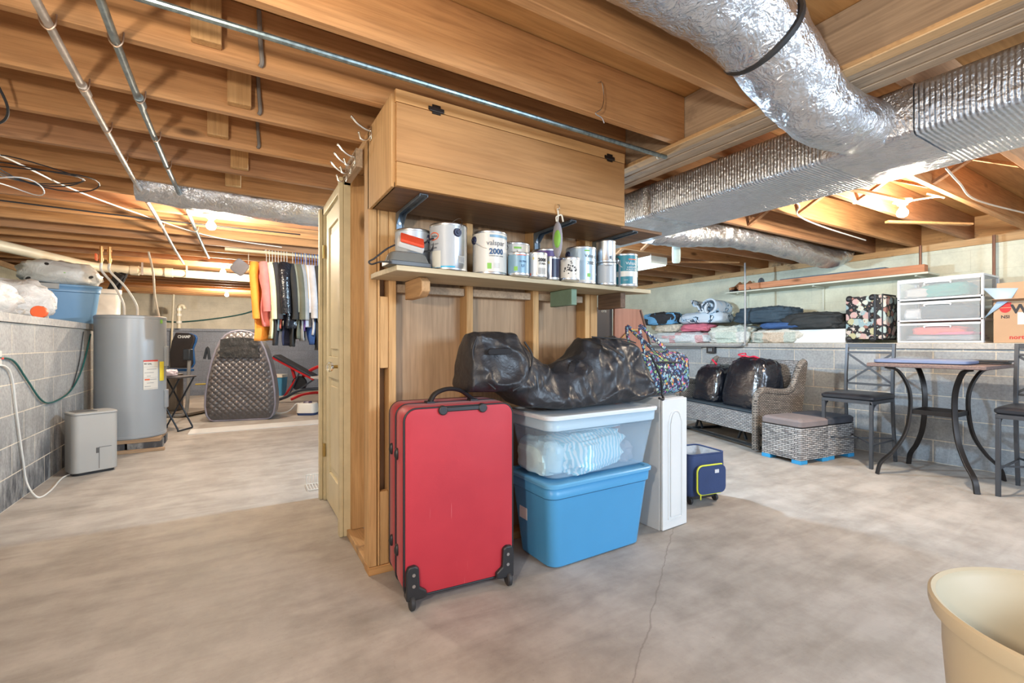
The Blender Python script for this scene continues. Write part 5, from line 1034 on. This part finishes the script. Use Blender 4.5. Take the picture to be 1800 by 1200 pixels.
TB = NT('black_bag_film'); v = TB.coord(); n1 = TB.noise(v, 5, 5, .6, 1.5); n2 = TB.noise(TB.coord(scale=(.6, .6, 4)), 16, 3, .6, 1); TB = TB.out(col=(.008, .010, .016), rough=.16, spec=.9, nor=TB.bump(n2, .35, .005, TB.bump(n1, .45, .025)))
def lc(o, x, y, z):
    a = R(-17); return (4.45+x*math.cos(a)-y*math.sin(a), 2.67+x*math.sin(a)+y*math.cos(a), z)
RIB = mat('red_ribbon', (.65, .02, .06), .4)
for i, (x, y, w_, h_, lb) in enumerate(((.29, .42, .62, .585, 'larger full black trash bag with red ties beside the wicker armrest'), (.29, 1.0, .50, .48, 'smaller full black trash bag with red ties at the far end of the loveseat'))):
    t = thing('trash_bag', lb, 'trash bag', lc(0, x, y, .397), R(-17), 'trash bags on the loveseat')
    b = blob(.42, w_, h_, .10, 1.9, 81+i, 90, 60, .48)
    b.move(lambda p: Vector((p.x*(1-.22*p.z/h_)+p.z*.10, p.y*(1-.18*max(0, p.z/h_)), p.z))); h_ = max(q[2] for q in b.v)-.025; b.build('bag', TB, t, ang=180)
    M().tube(curve([(.0, -.12, h_+.01), (.0, -.05, h_+.03), (.02, .04, h_+.02), (.0, .10, h_+.035), (-.02, .15, h_+.0)] if i == 0 else [(-.0, -.06, h_-.01), (.0, .0, h_+.03), (.0, .06, h_+.07)], 5), .010, 8).build('tie', RIB, t)
    if i == 0: M().tube(curve([(.0, .08, h_+.03), (.05, .14, h_+.06), (.0, .18, h_+.05), (-.05, .12, h_+.04), (.0, .08, h_+.03)], 5), .007, 8).build('tie_loop', RIB, t)
TAUPE = mat('taupe_cushion', (.20, .17, .17), .75, bump=.3, bs=60); BFT = mat('blue_foot', (.03, .30, .60), .4)
for i, (x, y, cu, lb) in enumerate(((4.53, 2.36, TAUPE, 'grey wicker ottoman with taupe cushion next to the loveseat arm'), (4.93, 2.32, mat('slate_cushion2', (.05, .055, .07), .7), 'wicker ottoman with slate cushion behind the first, near the wall'))):
    t = thing('wicker_ottoman', lb, 'ottoman', (x, y, 0), R(-7), 'wicker ottomans'); w_ = .39
    M().loft([rr(w_, w_, .008, .035, n=2), rr(w_, w_, .008, .325, n=2)]).build('woven_body', WKO, t, bevel=.003)
    M().loft([rr(w_-.02, w_-.02, .03, .326), rr(w_+.006, w_+.006, .03, .336), rr(w_+.008, w_+.008, .03, .378), rr(w_-.02, w_-.02, .04, .395), rr(w_-.16, w_-.16, .04, .402)]).build('cushion', cu, t)
    for sx in (-1, 1):
        for sy in (-1, 1): M().box(sx*(w_/2-.045)-.045, sx*(w_/2-.045)+.045, sy*(w_/2-.045)-.045, sy*(w_/2-.045)+.045, .0, .034).build('foot', BFT, t, bevel=.003, label='bright blue foot')
# ================================================================ bistro chairs and table
GUN = mat('gunmetal_frame', (.075, .08, .09), .42, .5, var=.1); LEA = mat('black_vinyl_seat', (.02, .022, .028), .35, bump=.1, bs=30); BRZ = mat('dark_bronze', (.035, .03, .028), .38, .6, var=.15)
def chair(x, y, label):
    t = thing('counter_chair', label, 'chair', (x, y, 0), 0, 'metal counter chairs'); hw_ = .20
    for s in (-1, 1):
        m = M(); m.bar((.015, s*(hw_-.0125), 0), (.015, s*(hw_-.0125), .585), .026, .026); m.build('leg', GUN, t, bevel=.002)
        m = M(); m.loft([[(x_-.013, s*(hw_-.0125)-.012, z), (x_+.013, s*(hw_-.0125)-.012, z), (x_+.013, s*(hw_-.0125)+.012, z), (x_-.013, s*(hw_-.0125)+.012, z)] for x_, z in ((.50, 0), (.455, .35), (.44, .58), (.445, .80), (.475, 1.085))]); m.build('leg', GUN, t, bevel=.002)
    M().box(.0, .455, -hw_, -hw_+.02, .555, .585).box(.0, .455, hw_-.02, hw_, .555, .585).box(.0, .02, -hw_, hw_, .555, .585).box(.43, .455, -hw_, hw_, .555, .585).build('seat_frame', GUN, t, bevel=.002)
    M().loft([rr(.44, .40, .03, .586, .225, 0), rr(.465, .425, .04, .598, .225, 0), rr(.465, .425, .04, .618, .225, 0), rr(.43, .39, .05, .634, .225, 0), rr(.3, .26, .05, .638, .225, 0)]).build('seat', LEA, t)
    M().bar((.473, -hw_+.02, 1.065), (.473, hw_-.02, 1.065), .02, .04).bar((.464, -hw_+.02, 1.0), (.464, hw_-.02, 1.0), .018, .018).bar((.447, -hw_+.02, .70), (.447, hw_-.02, .70), .018, .018).build('back_rail', GUN, t, bevel=.002)
    for s in (-1, 1): M().bar((.448, -s*(hw_-.02), .715), (.463, s*(hw_-.02), .99), .006, .018).build('cross_bar', GUN, t)
    M().bar((.02, -hw_+.02, .20), (.47, -hw_+.02, .20), .012, .012).bar((.02, hw_-.02, .20), (.47, hw_-.02, .20), .012, .012).bar((.02, -hw_+.02, .215), (.47, hw_-.02, .215), .012, .012).bar((.02, hw_-.02, .215), (.47, -hw_+.02, .215), .012, .012).build('stretcher', GUN, t)
    for s in (-1, 1): M().tube(curve([(.03, s*(hw_-.012), .45), (.05, s*(hw_-.012), .52), (.10, s*(hw_-.012), .555)], 4), .008).build('corner_brace', GUN, t)
chair(4.69, 2.0, 'gunmetal counter chair with cross back between ottoman and table'); chair(4.63, .84, 'gunmetal counter chair cut by the right edge of the photo')
TBL = thing('bistro_table', 'tall square bronze table with curved legs before the right block wall', 'table', (4.89, 1.42, 0))
WKT = wicker('brown_weave', (.10, .065, .055), (.22, .15, .13), (.02, .015, .012), .03, .01)
M().box(-.36, .36, -.36, .36, .895, .925).build('tabletop', mat('woven_brown_top', (.16, .11, .10), .5, var=.3, vs=90, bump=.8, bs=150), TBL, bevel=.006)
for sx, sy in ((-1, 1), (1, 1), (-1, -1), (1, -1)):
    c = [(.22, .89), (.14, .86), (.075, .72), (.065, .55), (.095, .35), (.17, .20), (.25, .10), (.275, .0)]; c = [(a_*1.05, z) for a_, z in c]
    # legs bow inwards at mid height
    P = curve([(sx*(.10+a_*.75 if 1 else 0), sy*(.085+a_*.75), z) for a_, z in c], 6); P[-1].z = 0; m = M()
    rings = []
    for i, p in enumerate(P):
        d = (P[min(i+1, len(P)-1)]-P[max(i-1, 0)]).normalized(); b_ = Vector((sy, -sx, 0)).normalized(); n_ = d.cross(b_).normalized(); rings.append([p+b_*.018*u+n_*.008*v_ for u, v_ in ((-1, -1), (1, -1), (1, 1), (-1, 1))])
    m.loft(rings); m.build('leg', BRZ, TBL, bevel=.002)
M().bar((-.15, -.135, .53), (-.15, .135, .53), .012, .035).bar((.15, -.135, .53), (.15, .135, .53), .012, .035).bar((-.15, -.135, .53), (.15, -.135, .53), .012, .035, (0, 0, 1)).bar((-.15, .135, .53), (.15, .135, .53), .012, .035).build('brace_frame', BRZ, TBL)
o = M().loft([rr(.34, .56, .05, 0), rr(.36, .58, .05, .008), rr(.36, .58, .05, .026), rr(.30, .52, .05, .034)]).build('tote_lid', plastic('slate_blue_lid', (.17, .22, .36), .35), loc=(4.75, 1.47, .926), rot=(0, 0, R(3))); tag(o, 'blue plastic tote lid lying on the bistro table', 'lid')
o = M().box(-.14, .14, -.28, .28, 0, .012).box(-.05, .12, -.30, .24, .013, .028).build('folding_rack', BLKP, loc=(5.09, 1.36, .926), bevel=.003); tag(o, 'flat black folded rack behind the blue lid on the table', 'rack')
# shop light on the right
SLT = thing('shop_light', 'white box light fixture hung under the joists beside the teal can', 'light fixture', (3.98, 3.62, 1.93)); M().box(-.13, .13, -.12, .9, .03, .11).build('housing', mat('fixture_white', (.60, .62, .56), .5), SLT, bevel=.004); M().box(-.12, .12, -.11, .89, .018, .029).build('diffuser', emis('diffuser_glow', (.8, 1, .95), .8), SLT); M().cyl((0, 0, .11), (0, 0, .158), .004).cyl((0, .75, .11), (0, .75, .158), .004).build('hanger', STEEL, SLT)
# ================================================================ beige bin at the lower right corner
BEI = plastic('beige_plastic', (.50, .43, .30), .45)
BB_ = thing('waste_bin', 'large open beige plastic bin at the lower right corner', 'bin', (1.265, .150, 0))
M().lathe([(.001, 0), (.165, 0), (.17, .01), (.205, .50), (.206, .565), (.222, .57), (.226, .585), (.226, .598), (.221, .602), (.214, .598), (.212, .585), (.198, .56), (.192, .50), (.160, .02), (.001, .015)], n=72).build('body', BEI, BB_, ang=40)
